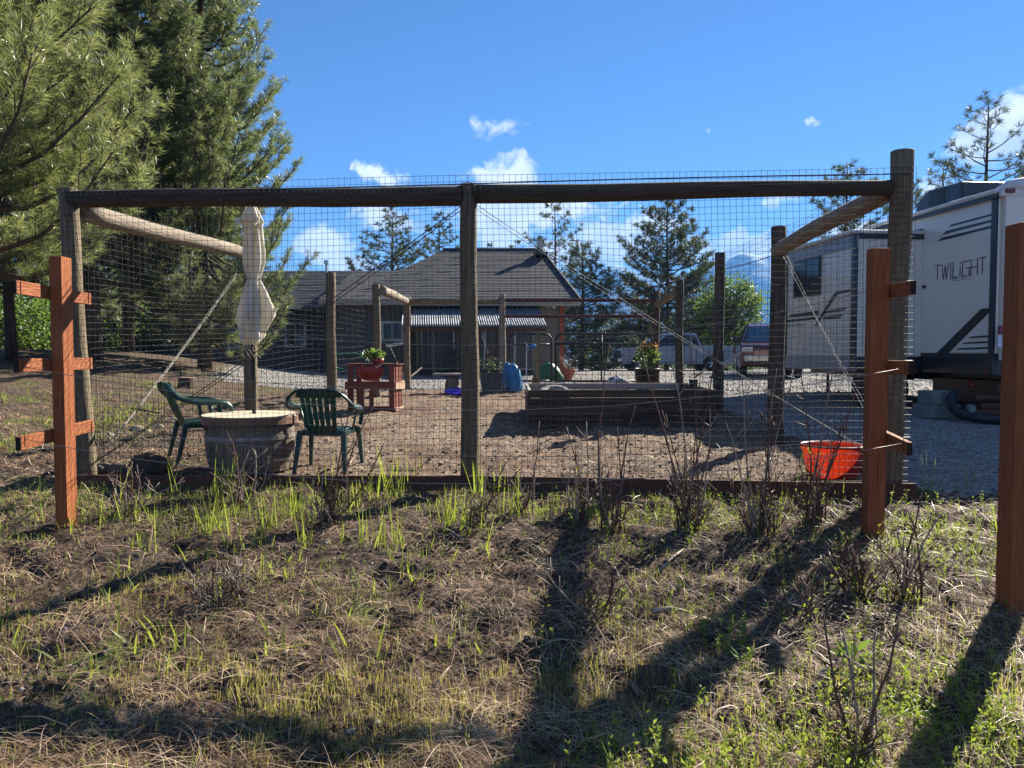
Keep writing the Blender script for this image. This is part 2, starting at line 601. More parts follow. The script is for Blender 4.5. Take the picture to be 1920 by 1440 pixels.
def hash2(ix, iy, seed):
    h = (ix.astype(np.int64) * 374761393 + iy.astype(np.int64) * 668265263 + seed * 1442695041) & 0xffffffff
    h = ((h ^ (h >> 13)) * 1274126177) & 0xffffffff
    h = h ^ (h >> 16)
    return (h & 0xffff) / 65535.0


def vnoise(x, y, seed=0):
    x = np.asarray(x, float)
    y = np.asarray(y, float)
    ix, iy = np.floor(x), np.floor(y)
    fx, fy = x - ix, y - iy
    fx = fx * fx * (3 - 2 * fx)
    fy = fy * fy * (3 - 2 * fy)
    ix = ix.astype(np.int64)
    iy = iy.astype(np.int64)
    a = hash2(ix, iy, seed)
    b = hash2(ix + 1, iy, seed)
    c = hash2(ix, iy + 1, seed)
    d = hash2(ix + 1, iy + 1, seed)
    return (a * (1 - fx) + b * fx) * (1 - fy) + (c * (1 - fx) + d * fx) * fy


def fbm(x, y, oct=4, seed=0):
    s, a, t = 0, 1, 0
    for i in range(oct):
        s = s + a * vnoise(x * 2 ** i + 17.3 * i, y * 2 ** i + 9.1 * i, seed + i)
        t += a
        a *= .5
    return s / t


def sstep(a, b, x):
    t = np.clip((x - a) / (b - a), 0, 1)
    return t * t * (3 - 2 * t)


PY = [-60, 0, 2.5, 4, 5.5, 7, 8, 9, 10, 12, 16, 28, 41, 70, 300, 1000, 9000]
PZ = [-.7, -.6, -.38, -.23, -.05, .06, .13, .2, .27, .34, .39, .45, .25, -.3, -9, -30, -60]


def gz(x, y, detail=True):
    x = np.asarray(x, float)
    y = np.asarray(y, float)
    z = np.interp(y, PY, PZ)
    s = sstep(-4.3, -12.5, x)
    z = z + s * .92 * sstep(9, 19.5, y) * (1 - .8 * sstep(22, 30, y))
    if detail:
        near = 1 - sstep(14, 30, y)
        m_g = gravel_mask(x, y)
        soil = soil_mask(x, y)
        amp = .075 * (1 - m_g) * (1 - .55 * soil) + .012 * m_g
        z = z + near * amp * (fbm(x * 1.3, y * 1.3, 3, 5) - .5)
        duff = (1 - m_g) * (1 - .35 * soil)
        n = fbm(x * 6.0, y * 6.0, 3, 9) - .5
        z = z + near * duff * .10 * np.where(n < 0, n * 1.6, n * .8)
        z = z + near * ((.020 * (1 - m_g) + .010 * m_g) * (vnoise(x * 22, y * 22, 3) - .5) + .035 * duff * (vnoise(x * 12, y * 12, 13) - .5))
    return z


def gravel_mask(x, y):
    e = (fbm(x * .9, y * .9, 3, 21) - .5) * 1.0
    right = sstep(3.35, 3.75, x + e * .5) * sstep(6.2, 7.1, y + e * 1.0 - sstep(3.4, 5.5, x) * .3)
    yard = sstep(17.2, 18.3, y + e) * (1 - sstep(-5.5, -8.5, x + e + (y - 18) * .25) )
    return np.clip(np.maximum(right, yard), 0, 1)


def soil_mask(x, y):
    e = (fbm(x * 1.1, y * 1.1, 3, 33) - .5) * .9
    a = sstep(-3.3, -2.4, x + e * 1.3 + sstep(7, 12, y) * .3) * (1 - sstep(3.3, 3.6, x + e * .3)) * sstep(7.0, 7.5, y + e * .4) * (1 - sstep(17.4, 18.2, y + e * .5))
    return np.clip(a, 0, 1)


def gp(x, y):
    return Vector((x, y, float(gz(x, y))))


def G(px, py):
    """ground point seen at a photo pixel"""
    r = ray(px, py)
    d = 1.5
    while d < 80:
        z = float(gz(r.x * d, d, False))
        if CAMZ + r.z * d <= z:
            break
        d += .01
    return Vector((r.x * d, d, float(gz(r.x * d, d))))

# ------------------------------------------------------------------ ground
def ground_mat(kind):
    m = bpy.data.materials.new('ground_' + kind)
    m.use_nodes = True
    t = m.node_tree
    b = t.nodes['Principled BSDF']
    b.inputs['Roughness'].default_value = .95
    b.inputs['Specular IOR Level'].default_value = .15
    tc = N(t, 'ShaderNodeTexCoord')
    def noise(scale, det=8, ro=.65, stretch=None):
        n = N(t, 'ShaderNodeTexNoise')
        n.inputs['Scale'].default_value = scale
        n.inputs['Detail'].default_value = det
        n.inputs['Roughness'].default_value = ro
        if stretch:
            mp = N(t, 'ShaderNodeMapping')
            mp.inputs['Scale'].default_value = stretch
            LK(t, tc.outputs['Object'], mp.inputs[0])
            LK(t, mp.outputs[0], n.inputs['Vector'])
        else:
            LK(t, tc.outputs['Object'], n.inputs['Vector'])
        return n.outputs['Fac']
    def ramp(f, stops):
        cr = N(t, 'ShaderNodeValToRGB')
        e = cr.color_ramp.elements
        while len(e) < len(stops):
            e.new(.5)
        for i, (p, c) in enumerate(stops):
            e[i].position = p
            e[i].color = (*c, 1)
        LK(t, f, cr.inputs['Fac'])
        return cr.outputs['Color']
    def mix(f, a, bb):
        mx = N(t, 'ShaderNodeMix', data_type='RGBA')
        LK(t, f, mx.inputs['Factor'])
        LK(t, a, mx.inputs['A'])
        LK(t, bb, mx.inputs['B'])
        return mx.outputs['Result']
    def mr(f, a, bb):
        n = N(t, 'ShaderNodeMapRange')
        n.inputs['From Min'].default_value = a
        n.inputs['From Max'].default_value = bb
        LK(t, f, n.inputs['Value'])
        return n.outputs[0]
    if kind == 'duff':
        fine = ramp(noise(34), [(.36, (.024, .016, .012)), (.5, (.080, .054, .038)), (.61, (.21, .145, .098)), (.72, (.42, .30, .20))])
        soil = ramp(noise(20), [(.35, (.030, .022, .018)), (.6, (.14, .10, .078))])
        c = mix(mr(noise(1.6, 4), .48, .60), fine, soil)
        green = ramp(noise(28), [(.4, (.055, .070, .018)), (.62, (.19, .22, .055))])
        c = mix(mr(noise(.9, 5), .55, .68), c, green)
        hb, dist, st = noise(60, 8), .03, .9
    elif kind == 'soil':
        c = ramp(noise(30), [(.36, (.050, .036, .027)), (.5, (.185, .133, .095)), (.61, (.34, .255, .18)), (.71, (.56, .45, .33))])
        c2 = ramp(noise(42), [(.4, (.085, .052, .036)), (.65, (.235, .15, .10))])
        c = mix(mr(noise(.8, 4), .46, .62), c, c2)
        hb, dist, st = noise(45, 8), .03, .8
    elif kind == 'gravel':
        v = N(t, 'ShaderNodeTexVoronoi')
        v.inputs['Scale'].default_value = 34
        LK(t, tc.outputs['Object'], v.inputs['Vector'])
        sepc = N(t, 'ShaderNodeSeparateColor')
        LK(t, v.outputs['Color'], sepc.inputs[0])
        c = ramp(sepc.outputs[0], [(.0, (.12, .113, .108)), (.5, (.235, .22, .205)), (1, (.40, .375, .35))])
        dark = ramp(v.outputs['Distance'], [(.0, (1, 1, 1)), (.55, (1, 1, 1)), (.85, (.45, .43, .42))])
        mm = N(t, 'ShaderNodeMix', data_type='RGBA', blend_type='MULTIPLY')
        mm.inputs['Factor'].default_value = 1
        LK(t, c, mm.inputs['A'])
        LK(t, dark, mm.inputs['B'])
        c = mm.outputs['Result']
        hb, dist, st = math_node(t, 'SUBTRACT', 1.0, v.outputs['Distance']), .02, 1.0
    LK(t, c, b.inputs['Base Color'])
    bp = N(t, 'ShaderNodeBump')
    bp.inputs['Strength'].default_value = st
    bp.inputs['Distance'].default_value = dist
    LK(t, hb, bp.inputs['Height'])
    LK(t, bp.outputs[0], b.inputs['Normal'])
    MATS['ground_' + kind] = m


for k_ in ('duff', 'soil', 'gravel'):
    ground_mat(k_)


def build_ground():
    def seq(segs):
        out = [segs[0][0]]
        for a, b, st in segs:
            n = max(1, int(round((b - a) / st)))
            out += list(np.linspace(a, b, n + 1)[1:])
        return np.array(out)
    geo = list(60 * 1.35 ** np.arange(1, 17))
    xs = seq([(-60, -14, 1.5), (-14, -6, .16), (-6, 6, .05), (6, 12, .14), (12, 60, 1.5)])
    xs = np.concatenate([[-g for g in reversed(geo)], xs, geo])
    ys = seq([(-60, 0, 4), (0, 1.6, .2), (1.6, 8, .035), (8, 14, .07), (14, 24, .16), (24, 60, .8)])
    ys = np.concatenate([[-g for g in reversed(geo)], ys, geo])
    X, Y = np.meshgrid(xs, ys)
    Z = gz(X, Y)
    nx, ny = len(xs), len(ys)
    V = np.stack([X, Y, Z], -1).reshape(-1, 3)
    idx = np.arange(nx * ny).reshape(ny, nx)
    Fq = np.stack([idx[:-1, :-1], idx[:-1, 1:], idx[1:, 1:], idx[1:, :-1]], -1).reshape(-1, 4)
    cx = V[Fq].mean(1)
    mg = (gravel_mask(cx[:, 0], cx[:, 1]) > .5) & (cx[:, 1] < 60) & (np.abs(cx[:, 0]) < 40)
    ms = (soil_mask(cx[:, 0], cx[:, 1]) > .5) & ~mg
    for name, msk, mat in (('ground', ~mg & ~ms, 'ground_duff'), ('garden_soil', ms, 'ground_soil'), ('gravel_drive', mg, 'ground_gravel')):
        f = Fq[msk]
        used, inv = np.unique(f, return_inverse=True)
        o = np_mesh(name, V[used], inv.reshape(-1, 4), mat, smooth=True)
        o['kind'] = 'structure'


build_ground()


# ------------------------------------------------------------------ mountains + air
def build_mountains():
    m = bpy.data.materials.new('mountain')
    m.use_nodes = True
    t = m.node_tree
    b = t.nodes['Principled BSDF']
    b.inputs['Roughness'].default_value = .95
    geo = N(t, 'ShaderNodeNewGeometry')
    sep = N(t, 'ShaderNodeSeparateXYZ')
    LK(t, geo.outputs['Position'], sep.inputs[0])
    n = N(t, 'ShaderNodeTexNoise')
    n.inputs['Scale'].default_value = .006
    n.inputs['Detail'].default_value = 8
    LK(t, geo.outputs['Position'], n.inputs['Vector'])
    h = math_node(t, 'MULTIPLY_ADD', n.outputs['Fac'], 420.0, sep.outputs[2])
    mr = N(t, 'ShaderNodeMapRange')
    mr.inputs['From Min'].default_value = 770
    mr.inputs['From Max'].default_value = 860
    LK(t, h, mr.inputs['Value'])
    mx = N(t, 'ShaderNodeMix', data_type='RGBA')
    mx.inputs['A'].default_value = (.035, .055, .045, 1)
    mx.inputs['B'].default_value = (.75, .78, .82, 1)
    LK(t, mr.outputs[0], mx.inputs['Factor'])
    LK(t, mx.outputs['Result'], b.inputs['Base Color'])
    MATS['mountain'] = m
    # ridge line: photo px -> crest pixel y
    xs = np.linspace(-5200, 5200, 260)
    ys = np.linspace(4200, 6600, 60)
    X, Y = np.meshgrid(xs, ys)
    crest_px = [-900, 400, 700, 900, 1060, 1120, 1150, 1185, 1240, 1300, 1350, 1400, 1440, 1520, 1700, 1900, 2300, 3000]
    crest_py = [630, 630, 620, 600, 550, 500, 488, 503, 518, 508, 490, 478, 482, 510, 550, 570, 600, 620]
    px = 960 + F_PX * X / 5200.0
    top = (658 - np.interp(px, crest_px, crest_py)) / F_PX * 5200
    top = top + (fbm(X / 260, X * 0 + 3, 5, 71) - .5) * 110
    prof = np.clip(1 - np.abs(Y - 5200) / 1050, 0, 1) ** .9
    Z = -60 + (top + 60) * prof * (1 + .0 * X) + (fbm(X / 420, Y / 420, 6, 77) - .5) * 330 * prof * (1 - .75 * sstep(.8, 1, prof))
    nx, ny = len(xs), len(ys)
    V = np.stack([X, Y, Z], -1).reshape(-1, 3)
    idx = np.arange(nx * ny).reshape(ny, nx)
    Fq = np.stack([idx[:-1, :-1], idx[:-1, 1:], idx[1:, 1:], idx[1:, :-1]], -1).reshape(-1, 4)
    o = np_mesh('mountains', V, Fq, 'mountain', smooth=True)
    o['kind'] = 'structure'


build_mountains()

HAZE = 1.5e-4


def build_haze():
    m = bpy.data.materials.new('haze')
    m.use_nodes = True
    t = m.node_tree
    t.nodes.remove(t.nodes['Principled BSDF'])
    v = N(t, 'ShaderNodeVolumePrincipled')
    v.inputs['Color'].default_value = (.16, .44, 1.0, 1)
    v.inputs['Density'].default_value = HAZE
    v.inputs['Anisotropy'].default_value = .1
    LK(t, v.outputs[0], t.nodes['Material Output'].inputs['Volume'])
    MATS['haze'] = m
    mb = MB()
    mb.box((0, 0, 315), (15000, 15000, 790))
    o = mb.build('haze', 'haze')
    o['kind'] = 'stuff'


build_haze()

# ------------------------------------------------------------------ netting
def catenary_net(name, A, B, ztopA, ztopB, zbotA, zbotB, cell, parent, r=.0016, knots=False, bow=.04, seed=0, mat='net_black', skip_low=0.0, r2=None):
    """plastic mesh hung in the vertical plane from A to B (xy)"""
    g = np.random.default_rng(seed + 100)
    A = np.array(A[:2], float)
    B = np.array(B[:2], float)
    L = np.linalg.norm(B - A)
    t = (B - A) / L
    nrm = np.array([t[1], -t[0]])
    nu = max(2, int(L / cell))
    nv = max(2, int((max(ztopA, ztopB) - min(zbotA, zbotB)) / (cell * 1.08)))

    def pos(u, v):
        zt = ztopA + (ztopB - ztopA) * u
        zb = zbotA + (zbotB - zbotA) * u
        dz = (vnoise(u * L * 1.3, v * 5, seed) - .5) * .035 + (vnoise(u * L * .5, v * 2.3, seed + 3) - .5) * .085
        sag = -.03 * np.sin(PI * np.clip(u, 0, 1)) * (v)
        z = zb + (zt - zb) * v + (dz + sag) * np.minimum(1, (1 - v) * 6 + .15)
        off = bow * (fbm(u * L * .9, v * 2.0, 2, seed + 7) - .5)
        du = (vnoise(u * L * .8, v * 3, seed + 9) - .5) * .040
        p = A[None] + (B - A)[None] * (u[:, None]) + t[None] * du[:, None] + nrm[None] * off[:, None]
        return np.column_stack([p, z])
    Vs, Fs = [], []
    base = 0

    def strand(U, Vv, rad):
        nonlocal base
        pts = pos(U, Vv)
        k = len(pts)
        d = np.gradient(pts, axis=0)
        d /= np.linalg.norm(d, axis=1)[:, None] + 1e-9
        n3 = np.array([nrm[0], nrm[1], 0.0])
        s = np.cross(d, n3)
        ring = []
        for a in (0, 2 * PI / 3, 4 * PI / 3):
            ring.append(pts + rad * (math.cos(a) * n3[None] + math.sin(a) * s))
        V = np.stack(ring, 1).reshape(-1, 3)
        i = np.arange(k - 1)
        for j in range(3):
            j2 = (j + 1) % 3
            Fs.append(np.stack([base + i * 3 + j, base + i * 3 + j2, base + (i + 1) * 3 + j2, base + (i + 1) * 3 + j], -1))
        Vs.append(V)
        base += len(V)
    for i in range(nu + 1):
        vv = np.linspace(0, 1, 14)
        strand(np.full(14, i / nu), vv, r)
    for j in range(nv + 1):
        kk = max(8, int(L / .3))
        strand(np.linspace(0, 1, kk), np.full(kk, j / nv), r2 or r)
    V = np.concatenate(Vs)
    Fq = np.concatenate(Fs)
    o = np_mesh(name, V, Fq, mat, parent=parent)
    o['kind'] = 'stuff'
    if knots:
        U, VV = np.meshgrid(np.arange(nu + 1) / nu, np.arange(nv + 1) / nv)
        p = pos(U.ravel(), VV.ravel())
        q = r * 2.5
        offs = np.array([(q, 0, 0), (-q, 0, 0), (0, q, 0), (0, -q, 0), (0, 0, q), (0, 0, -q)])
        V = (p[:, None] + offs[None]).reshape(-1, 3)
        tri = np.array([(0, 2, 4), (2, 1, 4), (1, 3, 4), (3, 0, 4), (2, 0, 5), (1, 2, 5), (3, 1, 5), (0, 3, 5)])
        Fk = (np.arange(len(p))[:, None, None] * 6 + tri[None]).reshape(-1, 3)
        o2 = np_mesh('net_knots', V, Fk, 'net_knot', parent=parent)
        o2['kind'] = 'stuff'
    return o


def sag_wire(name, a, b, sag, r, mat, parent=None, n=14, wob=0.0, seed=0):
    a, b = Vector(a), Vector(b)
    rr = random.Random(seed)
    pts = []
    for i in range(n + 1):
        t = i / n
        p = a.lerp(b, t)
        p.z -= sag * 4 * t * (1 - t)
        if wob and 0 < i < n:
            p += Vector((rr.uniform(-wob, wob), rr.uniform(-wob, wob), rr.uniform(-wob, wob)))
        pts.append(p)
    m = MB()
    m.tube(pts, r, 5)
    return m.build(name, mat, parent, smooth=True)


# ------------------------------------------------------------------ front fence (facing the camera)
LC = Vector((-4.12, 7.25, 0))     # left corner post
MC = Vector((-.39, 7.02, 0))      # middle post
RC = Vector((3.38, 6.68, 0))      # right corner post


def gpost(px, d, name, ptop, r0, r1, mat, parent, seed, xy=None, label=None):
    """round post whose top is seen at (px, ptop) at distance d"""
    top = P(px, ptop, d)
    x = top.x if xy is None else xy[0]
    base = Vector((x, d, float(gz(x, d, False)) - .08))
    return pole(name, base, (top.x, top.y, top.z), r0, r1, mat, parent, seed=seed, label=label), top


fence = thing('garden_fence', 'front run of the tall netted deer fence with round wooden posts and top beams', 'fence', (MC.x, MC.y, float(gz(MC.x, MC.y, False))))
lc_top = P(128, 354, LC.y)
p_ = pole('post', (LC.x + .09, LC.y, -.02), (lc_top.x, lc_top.y, lc_top.z), .088, .082, 'old_log', fence, seed=1, label='left corner post of the front run')
mc_top = P(879, 345, MC.y)
pole('post', (MC.x, MC.y, 0), (mc_top.x, mc_top.y, mc_top.z), .088, .078, 'old_log', fence, seed=2, label='middle post of the front run')
rc_top = P(1692, 283, RC.y)
pole('post', (rc_top.x - .02, RC.y, -.05), (rc_top.x, rc_top.y, rc_top.z), .093, .094, 'old_log', fence, seed=3, label='tall thick right corner post')
RC.x = rc_top.x
bl = P(132, 374, LC.y - .02)
bm_ = P(868, 367, MC.y)
br = P(1672, 352, RC.y)
pole('beam', bl, bm_, .078, .090, 'dark_log', fence, seed=4)
pole('beam', P(890, 364, MC.y), br, .086, .066, 'dark_log', fence, seed=5)
# base boards, standing on edge along the ground in front of the posts
bd = -.13
b0 = P(120, 904, LC.y + bd)
b1 = P(905, 906, MC.y + bd)
b2 = P(1716, 921, RC.y + bd)
board('base_board', b0, b1, .135, .038, 'brown_board', fence, ref=(0, 1, 0))
board('base_board', (b1.x + .012, b1.y, b1.z), b2, .135, .038, 'brown_board', fence, ref=(0, 1, 0))
# net over the outside of the posts, running a hand above the beam
nd = .115
catenary_net('netting', (LC.x - .05, LC.y - nd), (MC.x, MC.y - nd - .01), lc_top.z + .02, mc_top.z + .05, b0.z, b1.z, .053, fence, r=.0019, knots=True, seed=1)
catenary_net('netting', (MC.x, MC.y - nd - .01), (RC.x + .07, RC.y - nd), mc_top.z + .05, P(1690, 320, RC.y).z, b1.z, b2.z, .053, fence, r=.0019, knots=True, seed=2)
# tension cord along the top of the beam
sag_wire('tension_cord', P(118, 360, LC.y - nd), P(880, 345, MC.y - nd), .01, .006, 'wire_dark', fence)
sag_wire('tension_cord', P(880, 345, MC.y - nd), P(1706, 326, RC.y - nd), -.01, .006, 'wire_dark', fence)
# crossed bracing wires of the front run
sag_wire('brace_wire', P(868, 384, MC.y + .09), P(168, 872, LC.y + .05), .03, .0045, 'wire_dark', fence)
sag_wire('brace_wire', P(872, 388, MC.y + .11), P(176, 868, LC.y + .07), .05, .0040, 'wire_dark', fence)
sag_wire('brace_wire', P(893, 384, MC.y - .03), P(1668, 872, RC.y + .10), .03, .0032, 'rope_white', fence, seed=3, wob=.004)
sag_wire('brace_wire', P(893, 392, MC.y - .03), P(1668, 866, RC.y + .12), .05, .0026, 'rope_white', fence, seed=4, wob=.004)


# ------------------------------------------------------------------ side and back runs
def side(name, label, group=None):
    return thing(name, label, 'fence', group=group)


lf = side('garden_fence', 'left side run of the netted fence, sloping back from the left corner post')
l1, l1t = gpost(468, 10.4, 'post', 470, .088, .080, 'old_log', lf, 11)
l2, l2t = gpost(620, 13.5, 'post', 511, .090, .082, 'old_log', lf, 12)
l3, l3t = gpost(705, 15.2, 'post', 533, .082, .076, 'old_log', lf, 13)
l4, l4t = gpost(763, 18.0, 'post', 560, .075, .075, 'old_log', lf, 14)
pole('beam', P(150, 396, LC.y + .1), P(462, 476, 10.35), .092, .082, 'grey_log', lf, seed=15)
pole('beam', P(713, 543, 15.25), P(762, 565, 17.95), .10, .08, 'grey_log', lf, seed=16)
sag_wire('brace_wire', P(455, 500, 10.35), P(176, 868, LC.y + .12), .05, .0045, 'rope_white', lf, seed=5, wob=.003)
sag_wire('brace_wire', P(452, 500, 10.3), P(182, 862, LC.y + .16), .03, .0032, 'rope_white', lf, seed=6, wob=.003)
catenary_net('netting', (LC.x, LC.y + .05), (l1t.x - .06, 10.4), lc_top.z - .1, l1t.z + .06, .1, .32, .058, lf, r=.0014, seed=3, bow=.12)
catenary_net('netting', (l1t.x - .06, 10.4), (l2t.x - .08, 13.5), l1t.z + .06, l2t.z, .30, .40, .08, lf, r=.0017, seed=4, bow=.16)
catenary_net('netting', (l2t.x - .08, 13.5), (l3t.x - .08, 15.2), l2t.z, l3t.z, .38, .42, .10, lf, r=.0019, seed=5, bow=.16)

rf = side('garden_fence', 'right side run of the netted fence beside the trailer, with a sloping round top beam')
r1, r1t = gpost(1460, 9.15, 'post', 425, .096, .086, 'dark_log', rf, 21)
r2, r2t = gpost(1350, 12.0, 'post', 474, .082, .078, 'dark_log', rf, 22)
r3, r3t = gpost(1275, 15.4, 'post', 524, .080, .076, 'dark_log', rf, 23)
pole('beam', P(1672, 356, RC.y + .08), P(1456, 470, 9.1), .088, .080, 'grey_log', rf, seed=24)
pole('beam', P(1271, 545, 15.4), P(1233, 570, 17.95), .08, .08, 'old_log', rf, seed=25)
sag_wire('top_wire', P(1350, 505, 12.0), P(1452, 478, 9.2), .02, .006, 'rust_pipe', rf)
sag_wire('brace_wire', P(1468, 480, 9.05), P(1668, 838, RC.y + .15), .02, .0032, 'rope_white', rf, seed=7, wob=.005)
sag_wire('brace_wire', P(1476, 480, 9.05), P(1664, 846, RC.y + .15), .06, .0030, 'rope_white', rf, seed=8, wob=.004)
catenary_net('netting', (RC.x - .02, RC.y + .1), (r1t.x + .07, 9.15), rc_top.z - .25, r1t.z, .1, .25, .058, rf, r=.0013, seed=6, bow=.05)
catenary_net('netting', (r1t.x + .07, 9.15), (r2t.x + .06, 12.0), r1t.z, r2t.z, .22, .36, .07, rf, r=.0016, seed=7, bow=.1)
catenary_net('netting', (r2t.x + .06, 12.0), (r3t.x + .06, 15.4), r2t.z, r3t.z, .34, .40, .10, rf, r=.0018, seed=8, bow=.1)

bf = side('garden_fence', 'back run of the fence with two dark red pipes above the tube gates')
b1_, b1t = gpost(942, 18.0, 'post', 552, .082, .074, 'grey_log', bf, 31)
b2_, b2t = gpost(1231, 18.0, 'post', 546, .082, .080, 'dark_log', bf, 32)
pole('beam', P(766, 566, 18.0), P(938, 565, 18.0), .068, .06, 'old_log', bf, seed=33)
for y_ in (563, 593):
    mb = MB()
    mb.tube([P(947, y_, 17.93), P(1227, y_, 17.93)], .042, 10)
    mb.build('pipe', 'rust_pipe', bf, smooth=False)
mb = MB()
for s_ in (-1, 1):
    c0 = b2t + Vector((0, 0, .02))
    pts = [c0 + Vector((s_ * .04, -.02, -.02))] + [c0 + Vector((s_ * (.04 + .07 * (1 - math.cos(a))), -.02, .07 * math.sin(a) - .0)) for a in (.5, 1, 1.6, 2.2, 2.9, 3.5)]
    mb.tube(pts, .018, 6)
mb.build('scroll_bracket', 'steel_dark', bf)
catenary_net('netting', (-2.4, 17.95), (b1t.x, 17.95), 2.5, 2.5, .42, .42, .11, bf, r=.0018, seed=9)
catenary_net('netting', (b1t.x, 17.95), (b2t.x, 17.95), 2.5, 2.5, 1.75, 1.75, .11, bf, r=.0018, seed=10)


def tube_gate(label, px0, px1, top, bot, midy, vx, d, seed):
    g0 = P(px0, bot, d)
    g = thing('tube_gate', label, 'gate', (g0.x, d, float(gz(g0.x, d, False))), group='tube gates at the back of the garden')
    a, b = P(px0, bot, d), P(px1, top, d)
    x0, x1, z0, z1 = a.x, b.x, a.z, b.z
    rc = .16
    pts = [(x0, d, z0)]
    for k in range(7):
        an = PI - k * PI / 12
        pts.append((x0 + rc + rc * math.cos(an), d, z1 - rc + rc * math.sin(an)))
    for k in range(7):
        an = PI / 2 - k * PI / 12
        pts.append((x1 - rc + rc * math.cos(an), d, z1 - rc + rc * math.sin(an)))
    pts.append((x1, d, z0))
    mb = MB()
    mb.tube(pts, .026, 8)
    mb.build('frame_tube', 'steel_dark', g, smooth=True)
    mb = MB()
    mb.tube([(x0, d, z0 + .02), (x1, d, z0 + .02)], .024, 8)
    mb.build('bottom_rail', 'steel_dark', g, smooth=True)
    zm = P(px0, midy, d).z
    mb = MB()
    mb.tube([(x0, d, zm), (x1, d, zm)], .024, 8)
    mb.build('middle_rail', 'steel_dark', g, smooth=True)
    if vx:
        xx = P(vx, bot, d).x
        mb = MB()
        mb.tube([(xx, d + .03, z0), (xx, d + .03, z1)], .02, 8)
        mb.build('upright', 'steel_dark', g, smooth=True)
    n = catenary_net('wire_mesh', (x0, d + .03), (x1, d + .03), z1, z1, z0, z0, .075, g, r=.0022, seed=seed, bow=.0)
    return g


tube_gate('narrow dark tube gate with rounded corners, beside the grey corner post', 956, 1034, 626, 716, 646, None, 17.7, 1)
tube_gate('wide dark tube gate behind the long raised bed', 1042, 1222, 626, 716, 645, 1128, 17.7, 2)
gp_ = thing('gate_post', 'slim square wooden post between the gates at the back corner of the raised bed', 'post', P(1009, 745, 12.6))
mb = MB()
c_ = P(1009, 690, 12.6)
zt_ = P(1009, 624, 12.6).z
mb.box((c_.x, 12.6, (zt_ + .35) / 2), (.06, .06, zt_ - .35))
mb.build('post', 'old_log', gp_)

# ------------------------------------------------------------------ berry trellis posts in front of the fence
def trellis(label, x0, y0, w, dpt, ztop, bars, side_s, n):
    zb = float(gz(x0, y0, False)) - .1
    t = thing('trellis_post', label, 'trellis', (x0, y0, zb), group='red stained trellis posts')
    mb = MB()
    mb.box((0, 0, (ztop - zb) / 2), (w, dpt, ztop - zb))
    mb.build('post', 'red_stain', t, space='local', bevel=.005)
    for (z, tilt) in bars:
        xs_ = x0 + side_s * (w / 2 + .022)
        nr_ = .44 if side_s < 0 else .33
        a = Vector((xs_, y0 - nr_, z - tilt))
        b = Vector((xs_, y0 + (.50 if side_s < 0 else .16), z + tilt))
        cb = board('crossbar', a, b, .095, .038, 'red_stain', t, ref=(1, 0, 0))
        # near end face, coloured much darker than the bar
        e = MB()
        e.box((xs_, y0 - nr_ - .002, z - tilt), (.036, .006, .091))
        e.build('end_face', 'bar_end_dark', cb, space='world', F=W[t.name])
        for yy in (y0 - nr_ + .04, y0 + (.46 if side_s < 0 else .13)):
            m2 = MB()
            m2.tube([(xs_ + sgn * .021, yy, z + .05 * q) for sgn, q in ((-1, -.9), (-1, 1), (1, 1), (1, -.9))], .0028, 4)
            m2.build('wire_staple', 'wire_dark', cb, F=W[t.name])
    return t


T1 = (-3.375, 5.78)
T2 = (2.66, 5.62)
T3 = (2.83, 4.40)
trellis('left red stained trellis post with three crossbars, brightly sunlit on its right face', T1[0], T1[1], .09, .14, 2.0,
        [(P(60, 550, 5.4).z + .03, -.01), (P(60, 685, 5.4).z, 0), (P(60, 822, 5.5).z - .00, .02)], -1, 1)
trellis('right red stained trellis post with three crossbars, in front of the thick corner post', T2[0], T2[1], .13, .10, 2.04,
        [(P(1710, 537, 5.2).z, -.0), (P(1710, 690, 5.2).z, .0), (P(1710, 837, 5.2).z, .03)], 1, 2)
t3 = thing('trellis_post', 'near red stained post cut by the right edge of the photo', 'post', (T3[0] + .05, T3[1], -.27), group='red stained trellis posts')
mb = MB()
mb.box((.02, 0, 1.14), (.115, .14, 2.30))
mb.build('post', 'red_stain', t3, space='local', bevel=.005)

# the wires strung between the two crossbar sets
wz = [(545, 528), (690, 690), (826, 835)]
wl = ['upper', 'middle', 'lower']
for k_, (ya, yb) in enumerate(wz):
    for f_ in (0, 1):
        ya_ = T1[1] - .40 + f_ * .86
        yb_ = T2[1] - .29 + f_ * .42
        za = P(40, ya, 5.4).z - .02
        zb_ = P(1700, yb, 5.2).z - .0
        a = (T1[0] - .045 - .0, ya_, za + .03)
        b = (T2[0] + .075, yb_, zb_)
        if f_ == 0 and k_ == 0:
            continue
        w = sag_wire('trellis_wire', a, b, [.62, .30, .30][k_] * (1 - .35 * f_), .0024, 'wire_grey', None, n=22, seed=k_ * 7 + f_, wob=.004)
        tag(w, '%s sagging wire strung between the %s ends of the %s crossbars' % (('near', 'near', wl[k_]) if not f_ else ('far', 'far', wl[k_])), 'wire', 'wires between the trellis posts')

# ------------------------------------------------------------------ house
HY = 28.0
hs = thing('house', 'long dark house with grey shingle hip roofs, tan gable corner and covered dog run', 'house', (-2.4, HY, .45))


